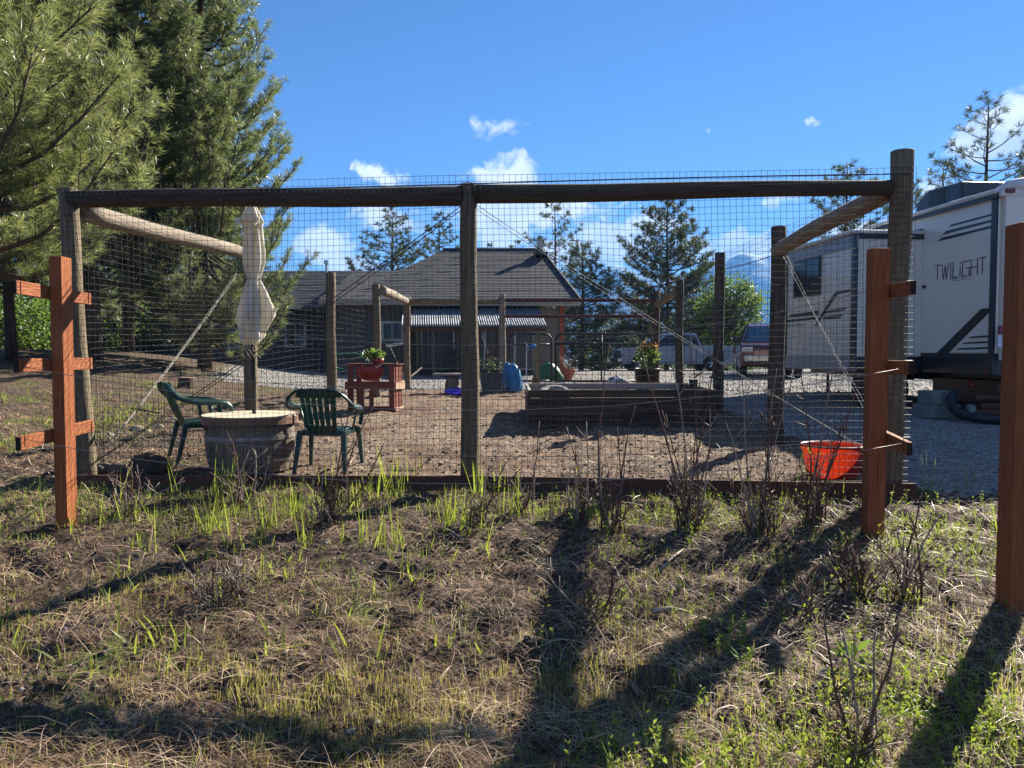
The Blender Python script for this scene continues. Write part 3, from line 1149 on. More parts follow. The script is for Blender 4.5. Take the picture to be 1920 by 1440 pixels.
def facade_box(name, px0, px1, pytop, d, depth, mat, zbot=-.2, lap=.16):
    """wall with real lap siding boards on the camera side"""
    a, b = P(px0, pytop, d), P(px1, pytop, d)
    mb = MB()
    mb.box(((a.x + b.x) / 2, d + depth / 2 + .02, (a.z + zbot) / 2), (b.x - a.x, depth, a.z - zbot))
    w = mb.build(name, mat, hs)
    n = int((a.z - .3) / lap)
    shared = None
    for i in range(n):
        z = .3 + i * lap
        if shared is None:
            m = MB()
            L = b.x - a.x
            m.add([(-L / 2, 0, 0), (L / 2, 0, 0), (L / 2, -.022, 0), (-L / 2, -.022, 0), (L / 2, 0, lap), (-L / 2, 0, lap), (L / 2, -.004, lap), (-L / 2, -.004, lap)],
                  [(0, 1, 2, 3), (3, 2, 6, 7), (7, 6, 4, 5), (1, 4, 6, 2), (0, 3, 7, 5)])
            o = m.build('siding_board', mat, w, space='local', F=Matrix.Translation(((a.x + b.x) / 2, d + .018, z)))
            shared = o
        else:
            o = bpy.data.objects.new('siding_board', shared.data)
            link(o, Matrix.Translation(((a.x + b.x) / 2, d + .018, z)), w)
    return w


def window(px0, px1, py0, py1, d, mullion=True, parent=hs):
    a, b = P(px0, py1, d), P(px1, py0, d)
    mb = MB()
    t = .09
    y = d - .03
    cx_, cz_ = (a.x + b.x) / 2, (a.z + b.z) / 2
    wd_, ht = b.x - a.x, b.z - a.z
    mb.box((cx_, y, a.z + t / 2), (wd_, .09, t)).box((cx_, y, b.z - t / 2), (wd_, .09, t))
    mb.box((a.x + t / 2, y, cz_), (t, .09, ht - 2 * t)).box((b.x - t / 2, y, cz_), (t, .09, ht - 2 * t))
    if mullion:
        mb.box((cx_, y + .01, cz_), (.05, .07, ht - 2 * t))
    w = mb.build('window', 'trim_white', parent)
    m2 = MB()
    m2.box((cx_, d + .0, cz_), (wd_ - 2 * t, .02, ht - 2 * t))
    m2.build('pane', 'glass_dark', w, F=W[parent.name])
    return w


wing = facade_box('wing_wall', 235, 612, 585, 31.0, 6, 'wall_navy', zbot=0)
mainw = facade_box('projecting_wall', 612, 762, 562, HY - .6, 3.0, 'wall_grey')
tanw = facade_box('tan_wall', 762, 1057, 562, HY, 8.0, 'wall_tan', lap=.30)
window(535, 574, 604, 652, 31.0 - .03)
window(428, 450, 620, 655, 31.0 - .03, False)
window(308, 326, 628, 650, 31.0 - .03, False)
window(715, 757, 602, 640, HY - .63, True)

# roofs: shingle courses as real steps
def hip_roof(name, eave, ridge, ncourse, mat='shingle', label=None):
    """eave: x0,y0,x1,y1,z ; ridge: xa,xb,y,z"""
    x0, y0, x1, y1, ze = eave
    xa, xb, yr, zr = ridge
    mb = MB()
    r = random.Random(4)
    def pt(side, u, t):
        # side: front, left, right, back; t along slope, u across
        if side == 'f':
            A, B = Vector((x0, y0, ze)), Vector((x1, y0, ze))
            a, b = Vector((xa, yr, zr)), Vector((xb, yr, zr))
        elif side == 'b':
            A, B = Vector((x1, y1, ze)), Vector((x0, y1, ze))
            a, b = Vector((xb, yr, zr)), Vector((xa, yr, zr))
        elif side == 'l':
            A, B = Vector((x0, y1, ze)), Vector((x0, y0, ze))
            a, b = Vector((xa, yr, zr)), Vector((xa, yr, zr))
        else:
            A, B = Vector((x1, y0, ze)), Vector((x1, y1, ze))
            a, b = Vector((xb, yr, zr)), Vector((xb, yr, zr))
        return A.lerp(B, u).lerp(a.lerp(b, u), t)
    for side in 'flrb':
        nc = ncourse
        for i in range(nc):
            t0, t1 = i / nc, (i + 1) / nc
            p = [pt(side, 0, t0), pt(side, 1, t0), pt(side, 1, t1), pt(side, 0, t1)]
            up = Vector((0, 0, .022))
            mb.add([p[0] + up, p[1] + up, p[2] + Vector((0, 0, .004)), p[3] + Vector((0, 0, .004)), p[0], p[1]], [(0, 1, 2, 3), (4, 5, 1, 0)])
    # soffit
    mb.quad((x0, y0, ze - .01), (x1, y0, ze - .01), (x1, y1, ze - .01), (x0, y1, ze - .01))
    o = mb.build(name, mat, hs)
    return o


ez = P(900, 563, 27.4)
e_r = P(1088, 560, 27.4)
rdg = P(930, 469, 32.5)
roofm = hip_roof('main_roof', (P(640, 562, 27.4).x, 27.4, e_r.x, 37.6, ez.z), (P(830, 470, 32.5).x, P(1015, 470, 32.5).x, 32.5, rdg.z), 34)
roof2 = hip_roof('wing_roof', (-17, 30.3, P(735, 562, 27.4).x, 36.7, P(570, 579, 30.3).z), (-15, P(735, 508, 33.5).x + .8, 33.5, P(640, 508, 33.5).z), 24)
roof3 = hip_roof('middle_roof', (P(598, 557, 26.8).x, 26.8, P(770, 557, 26.8).x, 36, P(700, 561, 26.8).z), (P(660, 508, 33).x, P(740, 508, 33).x, 33, P(640, 512, 33).z), 26)
mb = MB()
mb.box(((P(765, 560, 27.4).x + e_r.x) / 2, 27.37, ez.z - .10), (e_r.x - P(765, 560, 27.4).x, .04, .20))
mb.build('fascia', 'fascia', hs)
mb = MB()
mb.box(((P(598, 560, 26.8).x + P(770, 560, 26.8).x) / 2, 26.77, P(700, 561, 26.8).z - .1), (P(770, 560, 26.8).x - P(598, 560, 26.8).x, .04, .20))
mb.build('fascia', 'fascia', hs)
# ridge cap and hips
for (a, b) in ((Vector((P(830, 470, 32.5).x, 32.5, rdg.z + .03)), Vector((P(1015, 470, 32.5).x, 32.5, rdg.z + .03))),
               (Vector((P(1015, 470, 32.5).x, 32.5, rdg.z + .03)), Vector((e_r.x, 27.4, ez.z + .03)))):
    mb = MB()
    mb.tube([a, b], .06, 5)
    mb.build('ridge_cap', 'shingle', roofm, F=W[hs.name])
# red corner trim and downspout
c0 = P(1054, 600, HY - .05)
mb = MB()
mb.box((c0.x, HY - .06, 1.75), (.16, .10, 2.75))
mb.build('corner_trim', 'trim_red', hs)
# flue on the wing
fl = P(612, 507, 31.5)
mb = MB()
mb.tube([(fl.x, 31.5, fl.z - .5), (fl.x, 31.5, P(612, 494, 31.5).z)], .055, 8)
mb.tube([(fl.x, 31.5, P(612, 495, 31.5).z), (fl.x, 31.5, P(612, 488, 31.5).z)], .10, 8)
mb.build('flue', 'galv', hs)
# satellite box on the ridge
sb = P(1012, 466, 31.8)
mb = MB()
mb.tube([(sb.x, 31.8, sb.z - .35), (sb.x, 31.8, sb.z + .1)], .03, 6)
mb.box((sb.x, 31.75, sb.z + .2), (.26, .12, .30))
mb.build('antenna', 'trim_white', hs)
mb = MB()
mb.box((P(1014, 477, 31.5).x, 31.6, P(1014, 477, 31.5).z + .02), (.55, .5, .12))
mb.build('roof_vent', 'pot_dark', roofm, F=W[hs.name])
# twin flood lamps under the eave
fc = P(1032, 574, HY - .1)
mb = MB()
mb.box((fc.x, HY - .03, fc.z), (.12, .06, .10))
for s_ in (-1, 1):
    mb.tube([(fc.x + s_ * .04, HY - .06, fc.z), (fc.x + s_ * .12, HY - .22, fc.z - .03)], [.03, .075], 8)
mb.build('flood_lamp', 'lens_clear', hs)

# corrugated awning
a0, a1 = P(755, 572, HY - .02), P(1008, 572, HY - .02)
o0, o1 = P(752, 612, 25.4), P(1027, 612, 25.4)
nx_ = 600
vs, fs = [], []
nr = 6
for i in range(nx_ + 1):
    u = i / nx_
    for j in range(nr + 1):
        v = j / nr
        x = (a0.x + (a1.x - a0.x) * u) * (1 - v) + (o0.x + (o1.x - o0.x) * u) * v
        y = (HY - .02) * (1 - v) + 25.4 * v
        # upper sheet steep and shaded, outer lip a little flatter, as folded sheets
        z = a0.z * (1 - v) + o0.z * v + .015 * math.sin(u * 2 * PI * 62) + (.0 if v < .5 else .0)
        vs.append((x, y, z))
for i in range(nx_):
    for j in range(nr):
        k = i * (nr + 1) + j
        fs.append((k, k + nr + 1, k + nr + 2, k + 1))
mb = MB()
mb.add(vs, fs)
aw = thing('awning', 'corrugated metal awning over the dog run on the house wall', 'awning', (a0.x, HY, 2.5))
mb.build('corrugated_sheet', 'zinc_roof', aw, smooth=True, solid=.004)
for px_ in (870, 1003):
    q = P(px_, 615, 25.5)
    mb = MB()
    mb.box((q.x, 25.55, (q.z + .3) / 2 + .0), (.10, .10, q.z - .3))
    mb.build('post', 'old_log', aw)
mb = MB()
mb.box(((o0.x + o1.x) / 2, 25.5, o0.z - .09), (o1.x - o0.x - .1, .05, .12))
mb.build('edge_beam', 'brown_board', aw)

# kennel panels
kn = thing('dog_kennel', 'chain link dog kennel with galvanised frames under the awning', 'kennel', P(900, 692, 25.8))


def chain_panel(px0, px1, py0, py1, d, cell=.11, nest=kn):
    a, b = P(px0, py1, d), P(px1, py0, d)
    m = MB()
    m.tube([(a.x, d, a.z), (b.x, d, a.z), (b.x, d, b.z), (a.x, d, b.z), (a.x, d, a.z)], .022, 6)
    fr = m.build('panel_frame', 'galv', nest, smooth=True)
    m = MB()
    w, h = b.x - a.x, b.z - a.z
    n = int((w + h) / cell)
    for k in range(1, n):
        s = k * cell
        p0 = (s, 0) if s <= w else (w, s - w)
        p1 = (0, s) if s <= h else (s - h, h)
        m.tube([(a.x + p0[0], d, a.z + p0[1]), (a.x + p1[0], d, a.z + p1[1])], .0026, 3, cap=False)
        m.tube([(b.x - p0[0], d + .006, a.z + p0[1]), (b.x - p1[0], d + .006, a.z + p1[1])], .0026, 3, cap=False)
    o = m.build('chain_link', 'galv', nest)
    o['kind'] = 'stuff'


chain_panel(790, 850, 616, 692, 25.8)
chain_panel(852, 908, 616, 692, 25.8)
chain_panel(910, 964, 616, 692, 25.8)
chain_panel(966, 1000, 616, 692, 25.75)
m = MB()
q0, q1 = P(780, 616, 27.0), P(1000, 616, 27.0)
m.box(((q0.x + q1.x) / 2, 27.2, 1.3), (q1.x - q0.x, .05, 1.7))
m.build('dark_backing', 'kennel_dark', kn)  # dark sheet standing in for the dark kennel interior
for px_ in (783, 812, 858):
    q = P(px_, 650, 25.9)
    m = MB()
    m.box((q.x, 25.9, 1.25), (.09, .09, 1.75))
    m.build('post', 'old_log', kn)

# ------------------------------------------------------------------ travel trailer
RVA = (6.87, 10.95)
RVR = math.atan(.09)
RVZ = .29
rv = thing('travel_trailer', 'white and dark travel trailer with a slide-out, parked on gravel blocks', 'trailer', (RVA[0], RVA[1], RVZ), RVR)
RVF = W[rv.name]
RVi = RVF.inverted()


def rvw(px, py, xloc=0.0):
    """photo pixel -> local point on the trailer plane x = xloc"""
    o = RVi @ Vector((0, 0, CAMZ))
    r = RVi.to_3x3() @ ray(px, py)
    t = (xloc - o.x) / r.x
    return o + r * t


def rvr(px, py, yloc=0.0):
    o = RVi @ Vector((0, 0, CAMZ))
    r = RVi.to_3x3() @ ray(px, py)
    t = (yloc - o.y) / r.y
    return o + r * t


def lb(name, c, s, mat, parent=rv, bevel=0.0, label=None):
    m = MB()
    m.box(c, s)
    return m.build(name, mat, parent, space='local', F=RVF, bevel=bevel, label=label)


ZB = .66          # bottom of the dark skirt band above ground
ZS = rvw(1800, 663).z
ZT = 3.20
LEN = 6.6
WID = 2.45
body = lb('body', (WID / 2, LEN / 2, (ZS + ZT) / 2), (WID, LEN, ZT - ZS), 'rv_white', bevel=.02)
skirt = lb('skirt', (WID / 2, LEN / 2, (ZS + ZB) / 2 - .002), (WID - .01, LEN - .02, ZS - ZB), 'rv_dark', bevel=.01)
# rear wall panel a touch proud, lighter
rear = lb('rear_wall', (WID / 2 + .02, -.045, (ZS + ZT) / 2 - .05), (WID - .04, .09, ZT - ZS + .1), 'rv_white', bevel=.02)
# dark corner mouldings
lb('corner_moulding', (-.012, .06, (ZT + ZB) / 2 + .02), (.03, .10, ZT - ZB + .0), 'rv_dark')
pa = rvw(1722, 600)
lb('slide_moulding', (-.02, pa.y, (ZT + ZB) / 2 - .10), (.045, .13, ZT - ZB - .2), 'rv_dark')
# roof: crowned shell
m = MB()
sec = [(-.05, ZT - .02), (-.04, ZT + .05), (.15, ZT + .11), (.6, ZT + .20), (WID / 2, ZT + .25), (WID - .6, ZT + .20), (WID - .15, ZT + .11), (WID + .04, ZT + .05), (WID + .05, ZT - .02)]
m.prism(sec, -.10, LEN + .05, 'y')
m.build('roof', 'rv_roof', rv, space='local', F=RVF)
m = MB()
m.box((-.045, LEN / 2, ZT + .0), (.05, LEN + .1, .07))
m.build('gutter_rail', 'rv_dark', rv, space='local', F=RVF)
m = MB()
m.tube([(-.075, -.05, ZT + .055), (-.075, LEN, ZT + .055)], .035, 8)
m.build('awning_roll', 'rv_roof', rv, space='local', F=RVF, smooth=True)
# rear roof cap, rounded white
m = MB()
m.tube([(.0, .10, ZT + .05), (.12, -.02, ZT + .12), (.5, -.10, ZT + .18), (WID / 2, -.12, ZT + .22), (WID - .2, -.08, ZT + .13)], [.05, .09, .10, .11, .10], 10)
m.build('rear_cap', 'rv_roof', rv, space='local', F=RVF, smooth=True)
# air conditioner shroud
ac = MB()
y0_, y1_ = 1.3, 2.55
ac.prism([(y0_, ZT + .18), (y0_ + .03, ZT + .50), (y1_ - .38, ZT + .53), (y1_ - .06, ZT + .38), (y1_, ZT + .18)], .38, 1.14, 'x')
acs = ac.build('air_conditioner', 'rv_dark', rv, space='local', F=RVF, bevel=.03)
m = MB()
for k in range(9):
    m.box((.372, 1.95, ZT + .24 + k * .028), (.012, .42, .012))
g_ = m.build('vent_louvre', 'rv_black', acs, space='local', F=RVF)
# slide-out
ps0 = rvr(1608, 445, 1.70)
SX = ps0.x
SY0 = 1.70
SY1 = rvw(1474, 560, SX).y
SZT = rvw(1600, 441, SX).z
SZB = rvw(1540, 690, SX).z
sl_ = lb('slide_out', (SX / 2, (SY0 + SY1) / 2, (SZT + SZB) / 2), (-SX, SY1 - SY0, SZT - SZB), 'rv_white', bevel=.01)
lb('top_trim', (SX - .015, (SY0 + SY1) / 2, SZT - .09), (.03, SY1 - SY0 + .06, .22), 'rv_grey', sl_)
lb('bottom_trim', (SX - .014, (SY0 + SY1) / 2, SZB + .10), (.03, SY1 - SY0 + .04, .24), 'rv_grey', sl_)
lb('corner_moulding', (SX - .02, SY0 + .03, (SZT + SZB) / 2), (.06, .10, SZT - SZB), 'rv_dark', sl_)
lb('corner_moulding', (SX - .02, SY1 - .02, (SZT + SZB) / 2), (.06, .07, SZT - SZB), 'rv_dark', sl_)
lb('end_trim', (SX / 2, SY0 - .008, SZT - .04), (-SX, .02, .07), 'rv_dark', sl_)
lb('end_trim', (SX / 2, SY0 - .008, SZB + .10), (-SX, .02, .22), 'rv_dark', sl_)
lb('slide_awning', (SX / 2 - .05, (SY0 + SY1) / 2, SZT + .04), (-SX + .1, SY1 - SY0 + .05, .06), 'rv_roof', sl_, bevel=.02)
wa, wb = rvw(1490, 560, SX), rvw(1541, 478, SX)
ww = lb('window', (SX - .014, (wa.y + wb.y) / 2, (wa.z + wb.z) / 2), (.03, abs(wa.y - wb.y), wb.z - wa.z), 'rv_black', rv, bevel=.012)
lb('pane', (SX - .031, (wa.y + wb.y) / 2 + abs(wa.y - wb.y) * .235, (wa.z + wb.z) / 2), (.006, abs(wa.y - wb.y) * .42, (wb.z - wa.z) * .88), 'glass_dark', ww)
lb('pane', (SX - .031, (wa.y + wb.y) / 2 - abs(wa.y - wb.y) * .235, (wa.z + wb.z) / 2), (.006, abs(wa.y - wb.y) * .42, (wb.z - wa.z) * .88), 'glass_dark', ww)


def decal(name, pix, mat, xloc=0.0, plane='x', yloc=0.0, parent=rv, th=.004):
    """flat vinyl graphic stuck on the wall: polygon from photo pixels, with a few mm of thickness"""
    pts = [rvw(px, py, xloc) if plane == 'x' else rvr(px, py, yloc) for px, py in pix]
    if plane == 'x':
        poly = [(p.y, p.z) for p in pts]
        m = MB()
        m.prism(poly, xloc - th, xloc - .0005, 'x')
    else:
        poly = [(p.x, p.z) for p in pts]
        m = MB()
        m.prism(poly, yloc - th, yloc - .0005, 'y')
    return m.build(name, mat, parent, space='local', F=RVF)


for pix in ([(1862, 400), (1784, 421), (1779, 426), (1862, 404)], [(1862, 411), (1774, 433), (1768, 440), (1862, 416)], [(1862, 422), (1766, 446), (1758, 453), (1862, 427)]):
    decal('stripe', pix, 'rv_dark')
decal('stripe', [(1755, 663), (1840, 579), (1860, 577), (1860, 581), (1778, 663)], 'rv_black')
for pix in ([(1861, 628), (1821, 631), (1815, 634), (1861, 632)], [(1861, 639), (1810, 642), (1803, 645), (1861, 643)], [(1861, 650), (1798, 653), (1791, 656), (1861, 654)]):
    decal('stripe', pix, 'rv_black')
decal('stripe', [(1729, 535), (1738, 535), (1735, 541), (1729, 541)], 'rv_black')
# graphics on the slide-out
decal('stripe', [(1601, 546), (1571, 552), (1566, 559), (1531, 611), (1527, 611), (1562, 553), (1568, 547), (1601, 541)], 'rv_dark', SX)
decal('stripe', [(1588, 576), (1545, 583), (1543, 588), (1583, 583)], 'rv_dark', SX)
decal('stripe', [(1580, 589), (1545, 593), (1542, 599), (1576, 597)], 'rv_black', SX)
decal('stripe', [(1536, 582), (1482, 590), (1478, 596), (1534, 590)], 'rv_dark', SX)
decal('stripe', [(1533, 594), (1476, 600), (1476, 604), (1530, 599)], 'rv_black', SX)
decal('stripe', [(1506, 607), (1477, 609), (1475, 613), (1504, 611)], 'rv_grey', SX)


# lettering as strokes
GL = {'T': [((0, 1), (1, 1)), ((.5, 1), (.5, 0))], 'W': [((0, 1), (.28, 0)), ((.28, 0), (.5, .9)), ((.5, .9), (.72, 0)), ((.72, 0), (1, 1))],
      'I': [((.5, 1), (.5, 0))], 'i': [((.5, .68), (.5, 0)), ((.5, .95), (.5, .84))], 'L': [((0, 1), (0, 0)), ((0, 0), (.9, 0))],
      'G': [((1, .95), (.1, .95)), ((.1, .95), (.0, .8)), ((0, .8), (0, .15)), ((0, .15), (.1, .02)), ((.1, .02), (1, .02)), ((1, .02), (1, .5)), ((1, .5), (.55, .5))],
      'H': [((0, 1), (0, 0)), ((1, 1), (1, 0)), ((0, .5), (1, .5))], 'S': [((1, 1), (0, 1)), ((0, 1), (0, .5)), ((0, .5), (1, .5)), ((1, .5), (1, 0)), ((1, 0), (0, 0))],
      'E': [((1, 1), (0, 1)), ((0, 1), (0, 0)), ((0, 0), (1, 0)), ((0, .5), (.85, .5))], 'C': [((1, 1), (0, 1)), ((0, 1), (0, 0)), ((0, 0), (1, 0))],
      '7': [((0, 1), (1, 1)), ((1, 1), (.35, 0))], '2': [((0, .8), (.2, 1)), ((.2, 1), (.8, 1)), ((.8, 1), (1, .75)), ((1, .75), (0, 0)), ((0, 0), (1, 0))],
      '-': [((.2, .5), (.8, .5))], 'V': [((0, 1), (.5, 0)), ((.5, 0), (1, 1))]}


def strokes(name, text, widths, origin, ux, uz, h, gap, th, nrm, mat, parent):
    m = MB()
    x = 0
    for ch, w in zip(text, widths):
        for (a, b) in GL[ch]:
            p = origin + ux * (x + a[0] * w) + uz * (a[1] * h)
            q = origin + ux * (x + b[0] * w) + uz * (b[1] * h)
            d = (q - p).normalized()
            p, q = p - d * th * .4, q + d * th * .4
            s = d.cross(nrm).normalized() * th / 2
            m.add([p + s, q + s, q - s, p - s, p + s + nrm * .004, q + s + nrm * .004, q - s + nrm * .004, p - s + nrm * .004],
                  [(0, 1, 2, 3), (7, 6, 5, 4), (0, 4, 5, 1), (1, 5, 6, 2), (2, 6, 7, 3), (3, 7, 4, 0)])
        x += w + gap
    return m.build(name, mat, parent, space='local', F=RVF)


t0, t1 = rvw(1753, 526), rvw(1848, 519)
tl = t0.y - t1.y
wds = [.12, .155, .03, .105, .03, .14, .13, .13]
sc_ = (tl - .0) / (sum(wds) + 7 * .035)
wds = [w * sc_ for w in wds]
hh_ = rvw(1800, 495).z - rvw(1800, 524).z
strokes('lettering', 'TWILiGHT', wds, Vector((-.001, t0.y, t0.z)), Vector((0, -1, 0)), Vector((0, 0, 1)), hh_, .035 * sc_, .015, Vector((-1, 0, 0)), 'rv_black', rv)
s0, s1 = rvw(1782, 527.5), rvw(1823, 525)
sw_ = (s0.y - s1.y) / (6 + 5 * .5)
strokes('small_lettering', 'SELECT', [sw_] * 6, Vector((-.001, s0.y, s0.z)), Vector((0, -1, 0)), Vector((0, 0, 1)), .055, sw_ * .5, .010, Vector((-1, 0, 0)), 'rv_grey', rv)
# clearance lamp, tail lamp, plate on the rear wall
for (pxa, pya, pxb, pyb, nm, mt) in ((1884, 354, 1901, 362, 'clearance_lamp', 'lens_red'), (1871, 611, 1925, 627, 'tail_lamp', 'lens_red')):
    a, b = rvr(pxa, pyb, -.09), rvr(pxb, pya, -.09)
    m = MB()
    m.box(((a.x + b.x) / 2, -.11, (a.z + b.z) / 2), (b.x - a.x, .04, b.z - a.z))
    m.build(nm, mt, rv, space='local', F=RVF, bevel=.01)
a, b = rvr(1869, 651, -.09), rvr(1913, 628, -.09)
pl = MB()
pl.box(((a.x + b.x) / 2, -.105, (a.z + b.z) / 2), (b.x - a.x, .006, b.z - a.z))
plo = pl.build('number_plate', 'plate', rv, space='local', F=RVF)
strokes('plate_digits', '7-2', [.045, .035, .05], Vector((a.x + .06, -.109, a.z + .05)), Vector((1, 0, 0)), Vector((0, 0, 1)), .085, .02, .012, Vector((0, -1, 0)), 'ink', plo)
a, b = rvw(1846, 698), rvw(1855, 691)
lb('marker_lamp', (-.0, (a.y + b.y) / 2, (a.z + b.z) / 2), (.03, abs(a.y - b.y), .05), 'lens_red')
# chassis, bumper, axles and wheels
lb('chassis_beam', (.55, LEN / 2, ZB - .07), (.10, LEN - .2, .14), 'rv_black')
lb('chassis_beam', (WID - .55, LEN / 2, ZB - .07), (.10, LEN - .2, .14), 'rv_black')
lb('added_dark_box', (WID / 2, 1.0, .40), (WID - .5, 1.5, .34), 'rv_black')  # no real tank: dark box added to darken and close the gap underneath
lb('bumper', (WID / 2, -.16, ZB - .06), (WID - .1, .10, .10), 'rv_black')
for k, yw in enumerate((2.7, 3.6)):
    for xw in (.14, WID - .14):
        m = MB()
        m.tube([(xw - .11, yw, .33), (xw - .08, yw, .33), (xw + .08, yw, .33), (xw + .11, yw, .33)], [.30, .34, .34, .30], 20)
        wh = m.build('wheel', 'rubber', rv, space='local', F=RVF, smooth=False)
        m = MB()
        m.tube([(xw - .118, yw, .33), (xw + .118, yw, .33)], .19, 14)
        m.build('rim', 'pot_grey', wh, space='local', F=RVF)
for xw in (.14, WID - .14):
    m = MB()
    m.box((xw, 3.15, .56), (.30, 1.7, .10))
    m.build('wheel_arch', 'rv_black', rv, space='local', F=RVF)
m = MB()
for xw in (.6, WID - .6):
    m.tube([(xw, .55, 0.42), (xw, .55, ZB)], .035, 8)
    m.tube([(xw, 5.9, 0.02), (xw, 5.9, ZB)], .035, 8)
m.build('stabiliser_jack', 'rv_black', rv, space='local', F=RVF)
m = MB()
m.tube([(-.06, .42, .56), (-.1, .36, .52), (-.06, .30, .50)], .03, 6)
m.build('drain_valve', 'lens_red', rv, space='local', F=RVF)

# concrete blocks under the rear corner
bi = 0
for (px_, py_, dz, rz_, lab) in ((1737, 752, 0, .1, 'bottom left block'), (1757, 752, 0, .05, 'second block of the bottom row'), (1778, 752, 0, .0, 'third block of the bottom row'),
                                 (1745, 722, .2, .08, 'upper left block'), (1768, 722, .2, 0, 'upper right block')):
    x = P(px_, py_, 11.35).x
    z0 = float(gz(x, 11.35, False)) + dz
    m = MB()
    m.box((0, 0, .10), (.155, .39, .195))
    b_ = thing('concrete_block', 'grey concrete block under the rear of the trailer, %s ' % lab, 'block', (x, 11.35, z0), rz_, 'concrete blocks under the trailer')
    m.build('block_body', 'block', b_, space='local', bevel=.006)
for i_, (px_, dz, w_) in enumerate(((1866, .0, .9), (1872, .09, .85), (1880, .18, .8), (1862, .30, .7))):
    x = P(px_, 760, 11.0).x
    z0 = float(gz(x, 11.0, False)) + dz
    m = MB()
    m.box((0, 0, .04), (w_, .24, .08 if i_ < 3 else .06))
    o = m.build('timber_block', 'brown_board', None, space='local', F=frame((x, 11.0, z0), .03 * i_), bevel=.005)
    tag(o, ('lowest', 'second', 'third', 'topmost')[i_] + ' timber of the stack beneath the trailer corner', 'timber', 'timbers stacked under the trailer')
m = MB()
h0 = P(1785, 738, 10.9)
hp = [P(1790, 735, 11.05), P(1782, 748, 11.0), P(1786, 765, 10.9), P(1800, 776, 10.75), P(1830, 784, 10.6), P(1870, 787, 10.5), P(1930, 790, 10.5)]
m.tube(hp, .065, 10)
for k in range(40):
    pass
tag(m.build('sewer_hose', 'hose_black', smooth=True), 'thick black drain hose lying on the gravel under the trailer', 'hose')
q = P(1821, 766, 10.85)
m = MB()
m.tube([q + Vector((0, -.03, 0)), q + Vector((0, .05, 0))], .055, 14)
tag(m.build('pipe_plug', 'block', smooth=False), 'round pale plug beside the black drain hose', 'plug')


# ------------------------------------------------------------------ vehicles
def vehicle(name, label, cat, loc, rz, L, prof, cabprof, width, wheels, wr, paint, tap=.22):
    """local x along the length (nose at -x), y across, z up"""
    v = thing(name, label, cat, loc, rz)
    F = W[v.name]
    def arch(poly):
        return poly
    m = MB()
    # lower body with wheel arches
    pts = []
    top = prof
    bot = []
    for cx_ in wheels:
        bot.append([(cx_ + (wr + .09) * math.cos(a), .33 + (wr + .09) * math.sin(a)) for a in np.linspace(PI, 0, 9)])
    poly = list(top)
    low = [(L / 2 - .05, .36)] + list(reversed(bot[1])) + list(reversed(bot[0])) + [(-L / 2 + .05, .36)]
    low = [(a, max(b, .36)) for a, b in low]
    m.prism(poly + low, -width / 2, width / 2, 'y')
    body = m.build('body', paint, v, space='local', bevel=.05)
    m = MB()
    # cab: tapered inwards
    k = len(cabprof)
    yw = [width / 2 - .04 - max(0, (z - cabprof[0][1])) * tap for _, z in cabprof]
    vs = [(x, -y, z) for (x, z), y in zip(cabprof, yw)] + [(x, y, z) for (x, z), y in zip(cabprof, yw)]
    fs = [tuple(range(k)), tuple(reversed(range(k, 2 * k)))]
    for i in range(k):
        j = (i + 1) % k
        fs.append((j, i, i + k, j + k))
    m.add(vs, fs)
    m.build('cab', paint, v, space='local', bevel=.04)
    # glass: side windows and windscreen slightly proud
    def sidewin(poly):
        for s in (-1, 1):
            mm = MB()
            vv = []
            for (x, z) in poly:
                y = width / 2 - .04 - max(0, (z - cabprof[0][1])) * tap + .004
                vv.append((x, s * y, z))
            for (x, z) in poly:
                y = width / 2 - .04 - max(0, (z - cabprof[0][1])) * tap - .02
                vv.append((x, s * y, z))
            n = len(poly)
            mm.add(vv, [tuple(range(n)), tuple(reversed(range(n, 2 * n)))] + [((i + 1) % n, i, i + n, (i + 1) % n + n) for i in range(n)])
            mm.build('side_window', 'glass_dark', v, space='local')
    return v, F, sidewin


def wheel(v, x, s, width, r, tread=.24):
    F = W[v.name]
    y = s * (width / 2 - .12)
    m = MB()
    m.tube([(x, y - s * tread / 2, r), (x, y - s * tread * .35, r), (x, y + s * tread * .35, r), (x, y + s * tread / 2, r)], [r * .9, r, r, r * .9], 24)
    w = m.build('wheel', 'rubber', v, space='local')
    m = MB()
    m.tube([(x, y + s * (tread / 2 - .03), r), (x, y + s * (tread / 2 + .004), r)], [r * .62, r * .62], 20)
    m.build('rim', 'rv_black', w, space='local', F=F)
    m = MB()
    for k in range(6):
        a = k * PI / 3
        c, d_ = math.cos(a), math.sin(a)
        m.tube([(x + r * .12 * c, y + s * (tread / 2 + .015), r + r * .12 * d_), (x + r * .58 * c, y + s * (tread / 2 + .015), r + r * .58 * d_)], [r * .06, r * .09], 6)
    m.tube([(x, y + s * tread / 2, r), (x, y + s * (tread / 2 + .02), r)], r * .14, 10)
    m.build('spokes', 'chrome', w, space='local', F=F)


